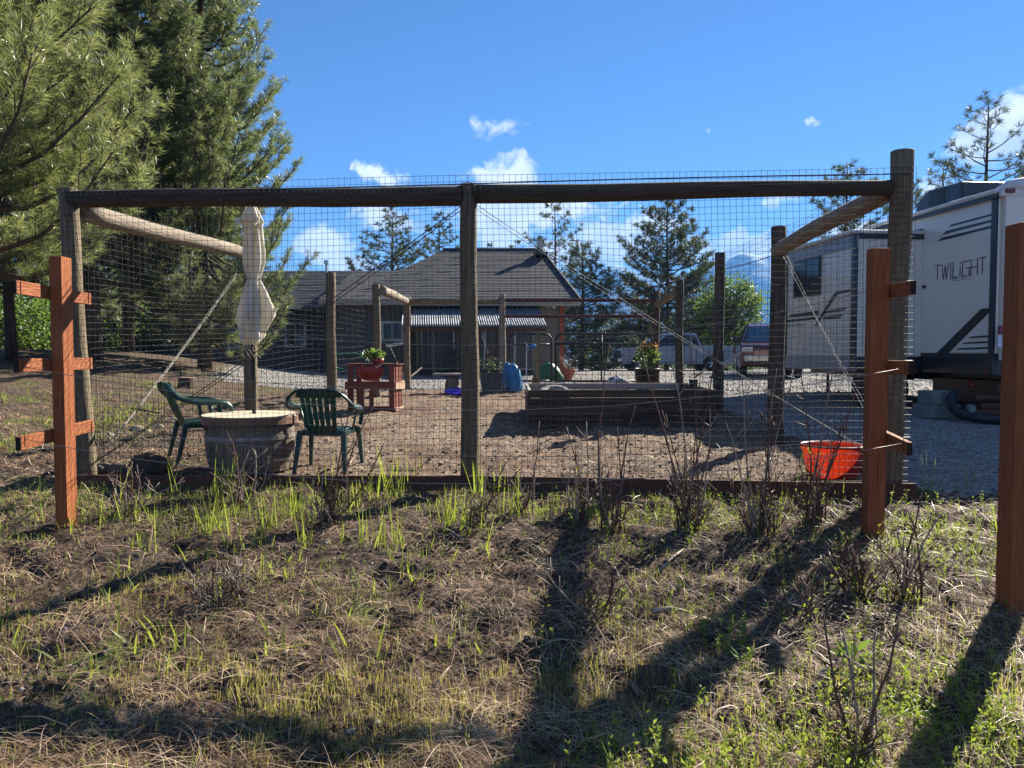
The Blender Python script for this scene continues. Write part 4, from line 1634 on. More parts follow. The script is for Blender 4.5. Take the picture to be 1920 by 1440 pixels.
# silver pickup, nose to the left
tk_c = P(1258, 660, 40)
tkz = float(gz(tk_c.x, 40, False))
truck, TF, sw = vehicle('pickup_truck', 'silver crew cab pickup truck parked beyond the gates, nose to the left', 'truck', (tk_c.x + .1, 40, tkz), .10, 5.9,
                        [(-2.95, .55), (-2.93, 1.05), (-2.80, 1.16), (-1.5, 1.24), (-1.2, 1.27), (1.0, 1.27), (1.05, 1.30), (2.90, 1.30), (2.95, 1.20), (2.95, .55)],
                        [(-1.55, 1.22), (-.72, 1.88), (-.3, 1.95), (.75, 1.95), (1.0, 1.88), (1.22, 1.28)], 2.0, (-1.98, 1.75), .41, 'truck_silver')
sw([(-1.22, 1.30), (-.62, 1.82), (-.18, 1.84), (-.18, 1.30)])
sw([(-.10, 1.30), (-.10, 1.84), (.62, 1.84), (.66, 1.30)])
sw([(.74, 1.32), (.72, 1.82), (.90, 1.78), (1.08, 1.32)])
m = MB()
m.add([(-1.50, -.80, 1.26), (-1.50, .80, 1.26), (-.78, .72, 1.84), (-.78, -.72, 1.84), (-1.46, -.80, 1.24), (-1.46, .80, 1.24), (-.74, .72, 1.82), (-.74, -.72, 1.82)],
      [(0, 1, 2, 3), (7, 6, 5, 4), (0, 4, 5, 1), (1, 5, 6, 2), (2, 6, 7, 3), (3, 7, 4, 0)])
m.build('windscreen', 'glass_blue', truck, space='local')
for s_ in (-1, 1):
    for x_ in (-1.98, 1.75):
        wheel(truck, x_, s_, 2.0, .41)
    m = MB()
    m.box((-2.80, s_ * .80, .98), (.30, .36, .20))
    m.build('headlight', 'lens_clear', truck, space='local', bevel=.02)
    m = MB()
    m.box((2.90, s_ * .93, 1.06), (.14, .17, .34))
    m.build('tail_light', 'lens_red', truck, space='local', bevel=.02)
    m = MB()
    m.box((-.98, s_ * 1.10, 1.34), (.14, .22, .20))
    m.build('side_mirror', 'rv_black', truck, space='local', bevel=.03)
m = MB()
m.box((-2.94, 0, .86), (.08, 1.3, .36))
m.build('grille', 'rv_black', truck, space='local', bevel=.02)
m = MB()
m.box((-3.0, 0, .58), (.22, 1.9, .20))
m.build('bumper', 'chrome', truck, space='local', bevel=.03)
m = MB()
m.box((3.0, 0, .60), (.20, 1.8, .16))
m.build('bumper', 'chrome', truck, space='local', bevel=.03)
m = MB()
for s_ in (-1, 1):
    for x_ in (-1.25, -.14, .92, 1.06):
        m.box((x_, s_ * 1.0, .86), (.012, .012, .76))
    m.box((-.2, s_ * 1.0, .47), (2.3, .02, .04))
    for x_ in (-.32, .72):
        m.box((x_, s_ * 1.012, 1.12), (.18, .03, .03))
m.build('door_seams', 'rv_black', truck, space='local')
m = MB()
m.box((2.0, 0, 1.302), (1.7, 1.7, .02))
m.build('bed_cover', 'rv_black', truck, space='local')

# maroon vehicle, mostly hidden by the post and the trailer
cm = P(1470, 660, 25)
cz_ = float(gz(cm.x, 25, False))
car, CF_, sw = vehicle('sport_utility', 'dark maroon vehicle with glossy bonnet, half hidden behind the trailer', 'car', (8.75, 26.4, cz_), 1.32, 4.7,
                       [(-2.35, .50), (-2.33, .92), (-2.20, 1.06), (-1.1, 1.16), (-.9, 1.18), (2.1, 1.18), (2.35, 1.0), (2.35, .5)],
                       [(-1.25, 1.12), (-.55, 1.70), (-.2, 1.80), (1.7, 1.80), (2.05, 1.7), (2.3, 1.16)], 1.92, (-1.5, 1.45), .37, 'car_maroon', tap=.42)
sw([(-.95, 1.22), (-.42, 1.66), (.1, 1.68), (.1, 1.22)])
sw([(.18, 1.22), (.18, 1.68), (.95, 1.68), (1.0, 1.22)])
m = MB()
m.add([(-1.22, -.78, 1.17), (-1.22, .78, 1.17), (-.60, .60, 1.68), (-.60, -.60, 1.68), (-1.18, -.78, 1.15), (-1.18, .78, 1.15), (-.56, .60, 1.66), (-.56, -.60, 1.66)],
      [(0, 1, 2, 3), (7, 6, 5, 4), (0, 4, 5, 1), (1, 5, 6, 2), (2, 6, 7, 3), (3, 7, 4, 0)])
m.build('windscreen', 'glass_blue', car, space='local')
for s_ in (-1, 1):
    for x_ in (-1.5, 1.45):
        wheel(car, x_, s_, 1.92, .37, .22)
    m = MB()
    m.box((-2.25, s_ * .76, .90), (.20, .34, .16))
    m.build('headlight', 'lens_clear', car, space='local', bevel=.03)
    m = MB()
    m.box((-.72, s_ * 1.04, 1.26), (.14, .24, .17))
    m.build('side_mirror', 'rv_black', car, space='local', bevel=.04)
m = MB()
m.box((-2.36, 0, .62), (.14, 1.7, .22))
m.build('bumper', 'chrome', car, space='local', bevel=.04)
m = MB()
for s_ in (-1, 1):
    m.box((-.2, s_ * .955, .52), (2.0, .03, .05))
m.build('sill_trim', 'chrome', car, space='local')

# white picket fence far behind
wf = thing('picket_fence', 'low white picket fence far beyond the maroon vehicle', 'fence', P(1375, 690, 52))
a, b = P(1330, 680, 52), P(1420, 680, 52)
n_ = 26
shared = None
for i in range(n_):
    x = a.x + (b.x - a.x) * i / (n_ - 1)
    if shared is None:
        m = MB()
        m.box((0, 0, .55), (.09, .02, 1.1))
        shared = m.build('picket', 'fence_white', wf, space='local', F=Matrix.Translation((x, 52, .0)))
    else:
        o = bpy.data.objects.new('picket', shared.data)
        link(o, Matrix.Translation((x, 52, .0)), wf)
m = MB()
m.box(((a.x + b.x) / 2, 52.03, .35), (b.x - a.x, .04, .09)).box(((a.x + b.x) / 2, 52.03, .85), (b.x - a.x, .04, .09))
m.build('rail', 'fence_white', wf)

# ------------------------------------------------------------------ barrel table, umbrella, chairs
TB = Vector((P(470, 800, 7.78).x, 7.78, 0))
TB.z = float(gz(TB.x, TB.y, False)) - .01
bt = thing('barrel_table', 'half wine barrel used as a table, with round plank top', 'table', TB)
TH = P(470, 776, 7.78).z - TB.z
n_st = 26
RT, RB_ = .425, .375


def brad(t):
    return RB_ + (RT - RB_) * t + .035 * math.sin(PI * min(1, t * .9 + .1)) - .0


stave_me = None
for k in range(n_st):
    a = 2 * PI * k / n_st
    da = PI / n_st * .975
    m = MB()
    vs = []
    rows = 6
    jit = rnd.uniform(-.003, .003)
    for i in range(rows):
        t = i / (rows - 1)
        r = brad(t) + jit
        z = t * (TH - .075)
        for (aa, rr) in ((-da, r), (0, r + .002), (da, r), (da, r - .03), (-da, r - .03)):
            vs.append((rr * math.cos(aa), rr * math.sin(aa), z))
    fs = []
    for i in range(rows - 1):
        for j in range(5):
            j2 = (j + 1) % 5
            fs.append((i * 5 + j, i * 5 + j2, (i + 1) * 5 + j2, (i + 1) * 5 + j))
    fs.append((4, 3, 2, 1, 0))
    fs.append(tuple((rows - 1) * 5 + j for j in range(5)))
    m.add(vs, fs)
    F = frame(TB, a)
    if k < 3:
        o = m.build('stave', 'stave', bt, space='local', F=F)
        if k == 0:
            stave_me = o.data
    else:
        o = bpy.data.objects.new('stave', stave_me)
        link(o, F, bt)
for z0, z1 in ((.325, .365), (.10, .135)):
    m = MB()
    m.lathe([(brad(z / (TH - .075)) + .007, z) for z in (z0, z1)] + [(brad(z / (TH - .075)) - .0, z) for z in (z1, z0)], 40)
    m.build('hoop', 'hoop', bt, space='local', smooth=False)
m = MB()
# plank top, sawn round: strips
nb = 6
Rt = .465
for k in range(nb):
    y0 = -Rt + 2 * Rt * k / nb + .0015
    y1 = -Rt + 2 * Rt * (k + 1) / nb - .0015
    pts = []
    for q in range(9):
        y = y0 + (y1 - y0) * q / 8
        pts.append((math.sqrt(max(Rt * Rt - y * y, 0)), y))
    poly = pts + [(-x, y) for x, y in reversed(pts)]
    poly2 = []
    for p_ in poly:
        if not poly2 or (abs(p_[0] - poly2[-1][0]) + abs(p_[1] - poly2[-1][1])) > 1e-4:
            poly2.append(p_)
    mm = MB()
    mm.prism(poly2, TH - .035, TH, 'z')
    mm.build('top_plank', 'table_top', bt, space='local', F=frame(TB, .35))
m = MB()
m.lathe([(Rt - .004, TH - .085), (Rt + .006, TH - .085), (Rt + .006, TH - .012), (Rt - .004, TH - .012)], 56)
m.build('edge_band', 'table_edge', bt, space='local')
for s_ in (-1, 1):
    m = MB()
    m.lathe([(.0, 0), (.028, 0), (.028, .012), (0, .012)], 12)
    o = m.build('bung', 'brown_board', bt, space='local', F=Matrix.Translation((TB.x + s_ * .32 - .02, TB.y - .27, TB.z + TH - .12)) @ Matrix.Rotation(PI / 2, 4, 'X'))

um = thing('patio_umbrella', 'closed cream patio umbrella tied with a cord, standing in the barrel table', 'umbrella', (TB.x + .03, TB.y + .02, TB.z + TH))
UX, UY = TB.x + .03, TB.y + .02
m = MB()
m.tube([(UX, UY, TB.z + .05), (UX - .005, UY, P(470, 400, UY).z)], .019, 10)
m.build('pole', 'steel_dark', um, smooth=True)


def upz(py):
    return P(470, py, UY).z


m = MB()
rows = []
prof = [(384, .02), (388, .055), (400, .085), (418, .118), (422, .095), (440, .10), (470, .112), (495, .110), (515, .080), (523, .062), (530, .078), (548, .105), (570, .145), (580, .16), (590, .170), (600, .170),
        (606, .16), (612, .160), (620, .15), (628, .135), (638, .120), (646, .095)]
npt = 128
GORE = [(.25, 588), (.15, 628), (.13, 600), (.12, 636), (.165, 598), (.13, 636), (.17, 590), (.16, 636)]
vs, fs = [], []
rr_ = random.Random(3)
ph = [rr_.uniform(-.25, .25) for _ in range(8)]
am = [rr_.uniform(.6, 1.2) for _ in range(8)]
for i, (py, r) in enumerate(prof):
    z = upz(py)
    cxo = .02 * math.sin((py - 384) / 60.0)
    for j in range(npt):
        a = 2 * PI * j / npt
        k = int(a / (PI / 4)) % 8
        f = (a % (PI / 4)) / (PI / 4)
        depth = .58 if py > 530 else .34
        ridge = abs(math.cos(PI * f)) ** .7
        fold = 1 - depth * am[k] * (1 - ridge)
        spiral = .10 * math.sin(3 * a + py * .03)
        big = 1.0
        if py > 530:
            big = 1 + .55 * max(0, math.cos(a + .35)) ** 3 * min(1, (py - 530) / 40) * (1 if py < 606 else max(0, 1 - (py - 606) / 25)) - .12 * max(0, -math.cos(a))
        if py > 525:
            kk = int(round(a / (PI / 4))) % 8
            R_, ty = GORE[kk]
            if py <= ty:
                r_ = .066 + (R_ - .066) * ((py - 525) / (ty - 525)) ** .85
            else:
                r_ = R_ + (.075 - R_) * min(1, (py - ty) / max(646 - ty, 8))
            fold = .50 + .50 * ridge
            q = max(r_ * fold, .045) * (1 + spiral * .3)
        else:
            q = r * fold * (1 + spiral * .4)
        zz = z
        vs.append((UX + cxo + q * math.cos(a), UY + q * math.sin(a), zz))
for i in range(len(prof) - 1):
    for j in range(npt):
        j2 = (j + 1) % npt
        fs.append((i * npt + j, i * npt + j2, (i + 1) * npt + j2, (i + 1) * npt + j))
m.add(vs, fs)
can = m.build('canopy', 'umbrella', um, smooth=True, solid=.003)
# vent flaps and rib pockets
for (px_, py_, sgn) in ((445, 416, -1), (478, 414, 1), (512, 586, 1), (466, 583, 0), (455, 634, -1), (484, 634, 1)):
    c = P(px_, py_, UY - .10)
    m = MB()
    m.add([(c.x - .035, c.y + .05, c.z + .05), (c.x + .035, c.y + .05, c.z + .05), (c.x + .01 * sgn, c.y - .02, c.z - .045), (c.x - .035, c.y + .062, c.z + .05), (c.x + .035, c.y + .062, c.z + .05), (c.x + .01 * sgn, c.y - .005, c.z - .045)],
          [(0, 1, 2), (5, 4, 3), (0, 3, 4, 1), (1, 4, 5, 2), (2, 5, 3, 0)])
    m.build('flap', 'umbrella', can, F=W[um.name])
m = MB()
zt_ = upz(523)
m.lathe([(.070, -.006), (.078, 0), (.070, .006)], 20, (UX + .02, UY, zt_))
m.tube([(UX + .09, UY - .03, zt_), (UX + .15, UY - .05, zt_ + .015)], .007, 5)
m.build('tie_cord', 'rope_white', um, smooth=True)
for k in range(4):
    x = UX - .05 + .035 * k
    m = MB()
    m.tube([(x, UY - .07, upz(640)), (x - .03, UY - .10, upz(655)), (x - .01 + .02 * k, UY - .08, upz(672))], .003, 4)
    m.build('loose_cord', 'rope_white', um)


def make_chair(label, loc, rz):
    c = thing('garden_chair', label, 'chair', loc, rz, 'green plastic garden chairs')
    # local: front = +y, x across
    # seat
    m = MB()
    vs, fs = [], []
    n = 8
    for i in range(n + 1):
        for j in range(n + 1):
            u, v = -1 + 2 * i / n, j / n
            w = .205 + .035 * v
            z = .415 - .012 * (1 - u * u) - (.05 * max(0, v - .8) * 5 * .2) + .02 * v
            if v == 1:
                z -= .03
            if abs(u) == 1:
                z += .006
            vs.append((u * w, -.19 + .42 * v, z))
    for i in range(n):
        for j in range(n):
            k = i * (n + 1) + j
            fs.append((k, k + n + 1, k + n + 2, k + 1))
    m.add(vs, fs)
    m.build('seat', 'chair_green', c, space='local', smooth=True, solid=.010)
    m = MB()
    m.box((0, .235, .395), (.44, .012, .06)).box((-.225, .02, .392), (.012, .42, .05)).box((.225, .02, .392), (.012, .42, .05)).box((0, -.195, .392), (.40, .012, .05))
    m.build('seat_rim', 'chair_green', c, space='local', bevel=.004)

    def bp(u, v):  # back surface
        w = .185 + .045 * v ** .8
        if v > .8:
            w *= 1 - .28 * ((v - .8) / .2) ** 2.2
        y = -.20 - .17 * v - .02 * (1 - u * u) * math.sin(PI * v) - .015
        y += .05 * u * u
        z = .40 + .44 * v
        return (u * w, y, z)
    # back as slats + rails
    cols = [-1, -.80]
    us = []
    nsl = 6
    gapf = .32
    # 5 slots between 6 slats
    edges = []
    x = -1.0
    wsl = 2.0 / (nsl + (nsl - 1) * gapf)
    for k in range(nsl):
        edges.append((x, x + wsl))
        x += wsl * (1 + gapf)
    m = MB()
    vs, fs = [], []
    for (ua, ub) in edges:
        for r_ in range(8):
            v0, v1 = .16 + .64 * r_ / 8, .16 + .64 * (r_ + 1) / 8
            b = len(vs)
            sc0 = .78
            vs += [bp(ua * sc0, v0), bp(ub * sc0, v0), bp(ub * sc0, v1), bp(ua * sc0, v1)]
            fs.append((b, b + 1, b + 2, b + 3))
    for (v0, v1, s0) in ((0, .16, .78), (.80, 1.0, 1.0)):
        for r_ in range(4):
            va, vb = v0 + (v1 - v0) * r_ / 4, v0 + (v1 - v0) * (r_ + 1) / 4
            for q in range(16):
                ua, ub = -1 + 2 * q / 16, -1 + 2 * (q + 1) / 16
                b = len(vs)
                vs += [bp(ua * s0, va), bp(ub * s0, va), bp(ub * s0, vb), bp(ua * s0, vb)]
                fs.append((b, b + 1, b + 2, b + 3))
    m.add(vs, fs)
    m.build('backrest', 'chair_green', c, space='local', solid=.012)
    for s in (-1, 1):
        # arched arm: from the top of the back out and down, forward, then down to the front leg
        path = [(s * .10, -.378, .835), (s * .20, -.374, .818), (s * .275, -.35, .76), (s * .312, -.29, .695), (s * .316, -.18, .655), (s * .308, -.05, .640), (s * .292, .10, .632), (s * .288, .19, .618), (s * .283, .235, .58), (s * .278, .25, .52), (s * .262, .245, .44)]
        m = MB()
        m.tube(path, [.026, .032, .036, .038, .040, .040, .038, .036, .032, .030, .030], 8, squash=.45)
        m.build('armrest', 'chair_green', c, space='local', smooth=True)
        for (yt, yb, w) in ((.235, .285, .05), (-.20, -.30, .055)):
            m = MB()
            xt = s * (.245 if yt > 0 else .215)
            xb = s * (.275 if yt > 0 else .25)
            top = [(xt - w / 2, yt - w / 2), (xt + w / 2, yt - w / 2), (xt + w / 2, yt + w / 2), (xt - w / 2, yt + w / 2)]
            b_ = w * .62
            bot = [(xb - b_ / 2, yb - b_ / 2), (xb + b_ / 2, yb - b_ / 2), (xb + b_ / 2, yb + b_ / 2), (xb - b_ / 2, yb + b_ / 2)]
            vs = [(x, y, .42) for x, y in top] + [(x, y, 0) for x, y in bot]
            m.add(vs, [(3, 2, 1, 0), (4, 5, 6, 7), (0, 1, 5, 4), (1, 2, 6, 5), (2, 3, 7, 6), (3, 0, 4, 7)])
            m.build('leg', 'chair_green', c, space='local', bevel=.006)
        m = MB()
        m.tube([(s * .287, .02, .62), (s * .262, .04, .50), (s * .235, .05, .41)], [.024, .018, .024], 6, squash=.5)
        m.build('arm_strut', 'chair_green', c, space='local', smooth=True)
    return c


cA = P(372, 868, 8.05)
make_chair('green plastic garden chair left of the barrel table, seen from its side', (P(380, 860, 8.2).x, 8.2, float(gz(-3.3, 8.2, False)) - .01), -.98)
make_chair('green plastic garden chair right of the barrel table, seen from behind', (P(616, 880, 7.72).x, 7.72, float(gz(-1.8, 7.7, False)) - .01), -.06)

# ------------------------------------------------------------------ red tub
tb = thing('plastic_tub', 'bright orange-red plastic tub glowing in the sun behind the base board', 'tub', (P(1560, 900, 7.38).x, 7.38, float(gz(3.0, 7.38, False))))
H_ = P(1560, 833, 7.38).z - W[tb.name].translation.z
m = MB()
m.lathe([(0.0, .01), (.228, .01), (.236, .03), (.275, H_ - .06), (.277, H_ - .055)], 48)
m.build('tub_wall', 'tub_red', tb, space='local', smooth=True)
m = MB()
m.lathe([(.277, H_ - .055), (.287, H_ - .055), (.292, H_ - .01), (.296, H_), (.285, H_ + .004), (.273, H_ - .003)], 48)
m.build('rim', 'tub_red', tb, space='local', smooth=True)

# ------------------------------------------------------------------ raised bed
bd_l, bd_r = P(990, 790, 10.15), P(1342, 790, 10.35)
zb_ = float(gz(1.0, 10.2, False)) - .03
ztop_ = P(1100, 731, 10.15).z
rb = thing('raised_bed', 'long dark brown raised garden bed built of stacked planks', 'raised bed', ((bd_l.x + bd_r.x) / 2, 10.2, zb_))
nP = 5
ph_ = (ztop_ - zb_) / nP
for k in range(nP):
    za = zb_ + ph_ * (k + .5)
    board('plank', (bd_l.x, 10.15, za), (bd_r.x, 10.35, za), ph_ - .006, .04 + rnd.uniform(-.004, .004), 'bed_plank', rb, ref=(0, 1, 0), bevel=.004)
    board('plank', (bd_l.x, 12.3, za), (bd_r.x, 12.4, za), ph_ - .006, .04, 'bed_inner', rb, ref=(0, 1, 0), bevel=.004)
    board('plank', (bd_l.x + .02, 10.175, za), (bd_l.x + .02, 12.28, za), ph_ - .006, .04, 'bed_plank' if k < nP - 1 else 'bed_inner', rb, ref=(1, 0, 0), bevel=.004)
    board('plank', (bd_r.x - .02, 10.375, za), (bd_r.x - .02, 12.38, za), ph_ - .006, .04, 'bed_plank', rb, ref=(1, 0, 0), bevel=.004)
m = MB()
vs, fs = [], []
nx_, ny_ = 40, 20
for i in range(nx_ + 1):
    for j in range(ny_ + 1):
        x = bd_l.x + .05 + (bd_r.x - bd_l.x - .1) * i / nx_
        y = 10.42 + 1.85 * j / ny_
        vs.append((x, y, ztop_ - .20 + .05 * (float(fbm(np.array(x * 4), np.array(y * 4), 3, 4)) - .5)))
for i in range(nx_):
    for j in range(ny_):
        k = i * (ny_ + 1) + j
        fs.append((k, k + ny_ + 1, k + ny_ + 2, k + 1))
m.add(vs, fs)
o = m.build('bed_soil', 'ground_soil', rb)
# square stakes at its corners
for (px_, d_, pt_) in ((1003, 12.45, 708),):
    q = P(px_, 740, d_)
    m = MB()
    m.box((q.x, d_, (P(px_, pt_, d_).z + .3) / 2), (.09, .06, P(px_, pt_, d_).z - .3))
    m.build('corner_stake', 'brown_board', rb)
# old tyre on the soil
tq = P(1040, 729, 11.3)
m = MB()
for_ = [(.17 + .075 * math.cos(a), .06 + .062 * math.sin(a)) for a in np.linspace(0, 2 * PI, 13)]
m.lathe(for_, 28)
ty = m.build('tyre', 'old_rubber', space='local', F=Matrix.Translation((tq.x, 11.3, ztop_ - .17)) @ Matrix.Rotation(.35, 4, 'X'), smooth=True)
tag(ty, 'pale worn tyre lying in the near left corner of the raised bed', 'tyre')


def lump(name, c, sz, mat, label, cat, seed, n=14, amp=.35, group=None, parent=None):
    m = MB()
    g = random.Random(seed)
    vs, fs = [], []
    ph = [g.uniform(0, 6) for _ in range(8)]
    rows = n // 2 + 1
    for i in range(rows + 1):
        t = PI * i / rows
        for j in range(n):
            a = 2 * PI * j / n
            k = 1 + amp * (.4 * math.sin(2 * a + ph[0]) * math.sin(t * 2 + ph[1]) + .3 * math.sin(3 * a + ph[2] + t * 2) + .2 * math.sin(5 * a + ph[3]) * math.sin(3 * t + ph[4])) + g.uniform(-.04, .04)
            z = -math.cos(t)
            if z < -.25:
                z = -.25
            vs.append((sz[0] * k * math.sin(t) * math.cos(a), sz[1] * k * math.sin(t) * math.sin(a), sz[2] * (z + .25) * (.8 + .2 * k)))
    for i in range(rows):
        for j in range(n):
            j2 = (j + 1) % n
            fs.append((i * n + j, i * n + j2, (i + 1) * n + j2, (i + 1) * n + j))
    m.add(vs, fs)
    o = m.build(name, mat, parent, space='local', F=Matrix.Translation(Vector(c)), smooth=True)
    if parent is None:
        tag(o, label, cat, group)
    return o


lump('feed_sack', (P(1157, 718, 13.2).x, 13.2, .60), (.22, .16, .21), 'white_bag', 'crumpled white and dark sack behind the raised bed', 'sack', 5, n=20, amp=.5)


# plants -------------------------------------------------------------------
def leaves(name, centers, size, mat, parent=None, F=None, up=.3, seed=0, aspect=.5, jitter=.3):
    """one folded two-quad leaf per centre"""
    g = np.random.default_rng(seed)
    c = np.asarray(centers, float)
    n = len(c)
    d = g.normal(size=(n, 3))
    d[:, 2] = np.abs(d[:, 2]) * .5 + up
    d /= np.linalg.norm(d, axis=1)[:, None]
    s = np.cross(d, g.normal(size=(n, 3)))
    s /= np.linalg.norm(s, axis=1)[:, None]
    nn = np.cross(d, s)
    L = size * g.uniform(1 - jitter, 1 + jitter, n)[:, None]
    w = L * aspect * .5
    p0 = c
    p1 = c + d * L * .5 + s * w + nn * w * .35
    p2 = c + d * L - nn * L * .12
    p3 = c + d * L * .5 - s * w + nn * w * .35
    pm = c + d * L * .5
    V = np.stack([p0, p1, p2, p3, pm], 1).reshape(-1, 3)
    T = np.array([(0, 1, 4), (1, 2, 4), (2, 3, 4), (3, 0, 4)])
    Fc = (np.arange(n)[:, None, None] * 5 + T[None]).reshape(-1, 3)
    o = np_mesh(name, V, Fc, mat, parent=parent, F=F)
    return o


def ball_pts(c, r, n, seed, squash=1.0, shell=.5):
    g = np.random.default_rng(seed)
    d = g.normal(size=(n, 3))
    d /= np.linalg.norm(d, axis=1)[:, None]
    rad = r * g.uniform(shell, 1, n) ** .7
    p = d * rad[:, None]
    p[:, 2] *= squash
    return p + np.array(c)


def potted(name, label, cat, px, py, d, rt, rb2, h, mat, square=False, rz=0):
    q = P(px, py, d)
    z0 = float(gz(q.x, d, False))
    t = thing(name, label, cat, (q.x, d, z0), rz)
    m = MB()
    if square:
        for s in range(4):
            a = s * PI / 2
            R = Matrix.Rotation(a, 4, 'Z')
            vs = [R @ Vector(v) for v in ((-rb2, -rb2, 0), (rb2, -rb2, 0), (rt, -rt, h), (-rt, -rt, h), (-rb2 + .03, -rb2 + .03, 0), (rb2 - .03, -rb2 + .03, 0), (rt - .03, -rt + .03, h), (-rt + .03, -rt + .03, h))]
            m.add(vs, [(0, 1, 2, 3), (7, 6, 5, 4), (3, 2, 6, 7), (0, 4, 5, 1)])
        m.add([(-rb2, -rb2, .01), (rb2, -rb2, .01), (rb2, rb2, .01), (-rb2, rb2, .01)], [(0, 1, 2, 3)])
    else:
        m.lathe([(0, .005), (rb2, .005), (rt * .97, h - .05), (rt * 1.04, h - .05), (rt * 1.05, h), (rt * .93, h), (rt * .90, h - .06)], 28)
    m.build('pot', mat, t, space='local', smooth=not square)
    m = MB()
    m.lathe([(0, h - .07), (rt * .88, h - .07)], 16)
    m.build('potting_soil', 'clod', t, space='local')
    return t


pg = potted('potted_shrub', 'dark green pot holding a yellow-green shrub with reddish tips', 'potted plant', 1213, 712, 14.6, .24, .18, .60, 'pot_dark')
Fp = W[pg.name]
cc = Fp.translation
leaves('foliage', ball_pts((cc.x, cc.y, cc.z + .80), .24, 460, 3, .95, .35), .075, 'leaf_plant', parent=pg, seed=4)
leaves('red_tips', ball_pts((cc.x + .03, cc.y, cc.z + .98), .20, 130, 5, .6, .5), .07, 'leaf_red', parent=pg, seed=6)
pgr = potted('planter', 'square dark grey planter with a thin bush and bare canes, beside the blue sacks', 'planter', 921, 730, 16.4, .23, .19, .44, 'pot_grey', True, .1)
Fp = W[pgr.name]
cc = Fp.translation
leaves('foliage', ball_pts((cc.x, cc.y, cc.z + .60), .26, 170, 13, .9, .1), .055, 'leaf_dull', parent=pgr, seed=14)
for k in range(7):
    m = MB()
    a = rnd.uniform(0, 6.28)
    lean = rnd.uniform(-.28, .05)
    m.tube([(cc.x + .1 * math.cos(a), cc.y + .1 * math.sin(a), cc.z + .38), (cc.x + lean * .4 + .05 * math.cos(a), cc.y, cc.z + .8), (cc.x + lean, cc.y, cc.z + 1.15 + rnd.uniform(-.1, .25))], [.008, .006, .003], 5)
    m.build('cane', 'cane', pgr)
tc_ = potted('flower_pot', 'small empty terracotta pot behind the raised bed near the round post', 'pot', 1254, 716, 14.2, .12, .09, .17, 'terracotta')
q = P(1300, 730, 11.6)
m = MB()
m.lathe([(0, 0), (.055, 0), (.07, .13), (.065, .13)], 14)
sp_ = m.build('nursery_pot', 'pot_dark', space='local', F=Matrix.Translation((q.x, 11.6, ztop_ - .05)))
tag(sp_, 'little dark nursery pot on the right end of the raised bed', 'pot')
# hanging terracotta planter by the house corner
hq = P(1064, 684, 22.0)
hp_ = thing('clay_planter', 'tilted terracotta planter with dry stems near the red house corner', 'planter', (hq.x, 22.0, float(gz(hq.x, 22.0, False))))
m = MB()
z0 = hq.z - .16
m.lathe([(0, 0), (.10, 0), (.19, .30), (.205, .30), (.205, .36), (.17, .36)], 24)
o = m.build('pot', 'terracotta', hp_, space='local', F=Matrix.Translation((hq.x, 22, W[hp_.name].translation.z + .02)) @ Matrix.Rotation(.12, 4, 'Y'), smooth=True)
for k in range(10):
    a = rnd.uniform(0, 6.28)
    m = MB()
    zz = W[hp_.name].translation.z
    m.tube([(hq.x, 22, zz + .3), (hq.x + .14 * math.cos(a), 22 + .1 * math.sin(a), zz + .5 + rnd.uniform(0, .1)), (hq.x + .28 * math.cos(a), 22 + .2 * math.sin(a), zz + .62 + rnd.uniform(-.15, .25))], [.012, .010, .005], 4)
    m.build('stem', 'cane_grey', hp_)
# folded green tarp / chair heap, white bucket
lump('green_tarp', (P(1030, 690, 22.5).x, 22.5, .42), (.42, .3, .42), 'hose_green', 'crumpled green tarpaulin heap by the corner of the house', 'tarpaulin', 8, n=18, amp=.5)
q = P(1014, 690, 22.8)
m = MB()
m.lathe([(0, 0), (.10, 0), (.12, .24), (.11, .24)], 16)
tag(m.build('bucket', 'trim_white', space='local', F=Matrix.Translation((q.x, 22.8, .43))), 'small white bucket left of the green tarpaulin heap', 'bucket')
m = MB()
hp2 = [P(1075 + k * 8, 695 + 2 * math.sin(k * 1.3), 21.5) for k in range(11)]
for p_ in hp2:
    p_.z = float(gz(p_.x, 21.5, False)) + .03
m.tube(hp2, .03, 6)
tag(m.build('garden_hose', 'hose_green', smooth=True), 'green garden hose lying on the gravel beyond the gates', 'hose')

# blue sacks
for k, (px_, w_, h_, lab) in enumerate(((952, .13, .62, 'narrow blue sack standing behind the larger one, against the grey post'), (962, .18, .60, 'large blue sack standing upright right of the grey back post'))):
    d_ = 17.4 if k == 0 else 17.1
    q = P(px_, 730, d_)
    z0 = float(gz(q.x, d_, False))
    t = thing('blue_sack', lab, 'sack', (q.x, d_, z0), 0, 'blue sacks by the back gate')
    m = MB()
    m.lathe([(0, 0), (w_ * 1.0, .0), (w_ * 1.12, .08), (w_ * 1.0, h_ * .5), (w_ * .85, h_ * .75), (w_ * .5, h_ * .95), (w_ * .2, h_ * 1.04), (0, h_ * 1.02)], 24,
            fold=lambda a, z, r: r * (1 + .10 * math.sin(3 * a + z * 7) + .05 * math.sin(7 * a + z * 20)))
    m.build('sack_body', 'blue_bag', t, space='local', smooth=True)

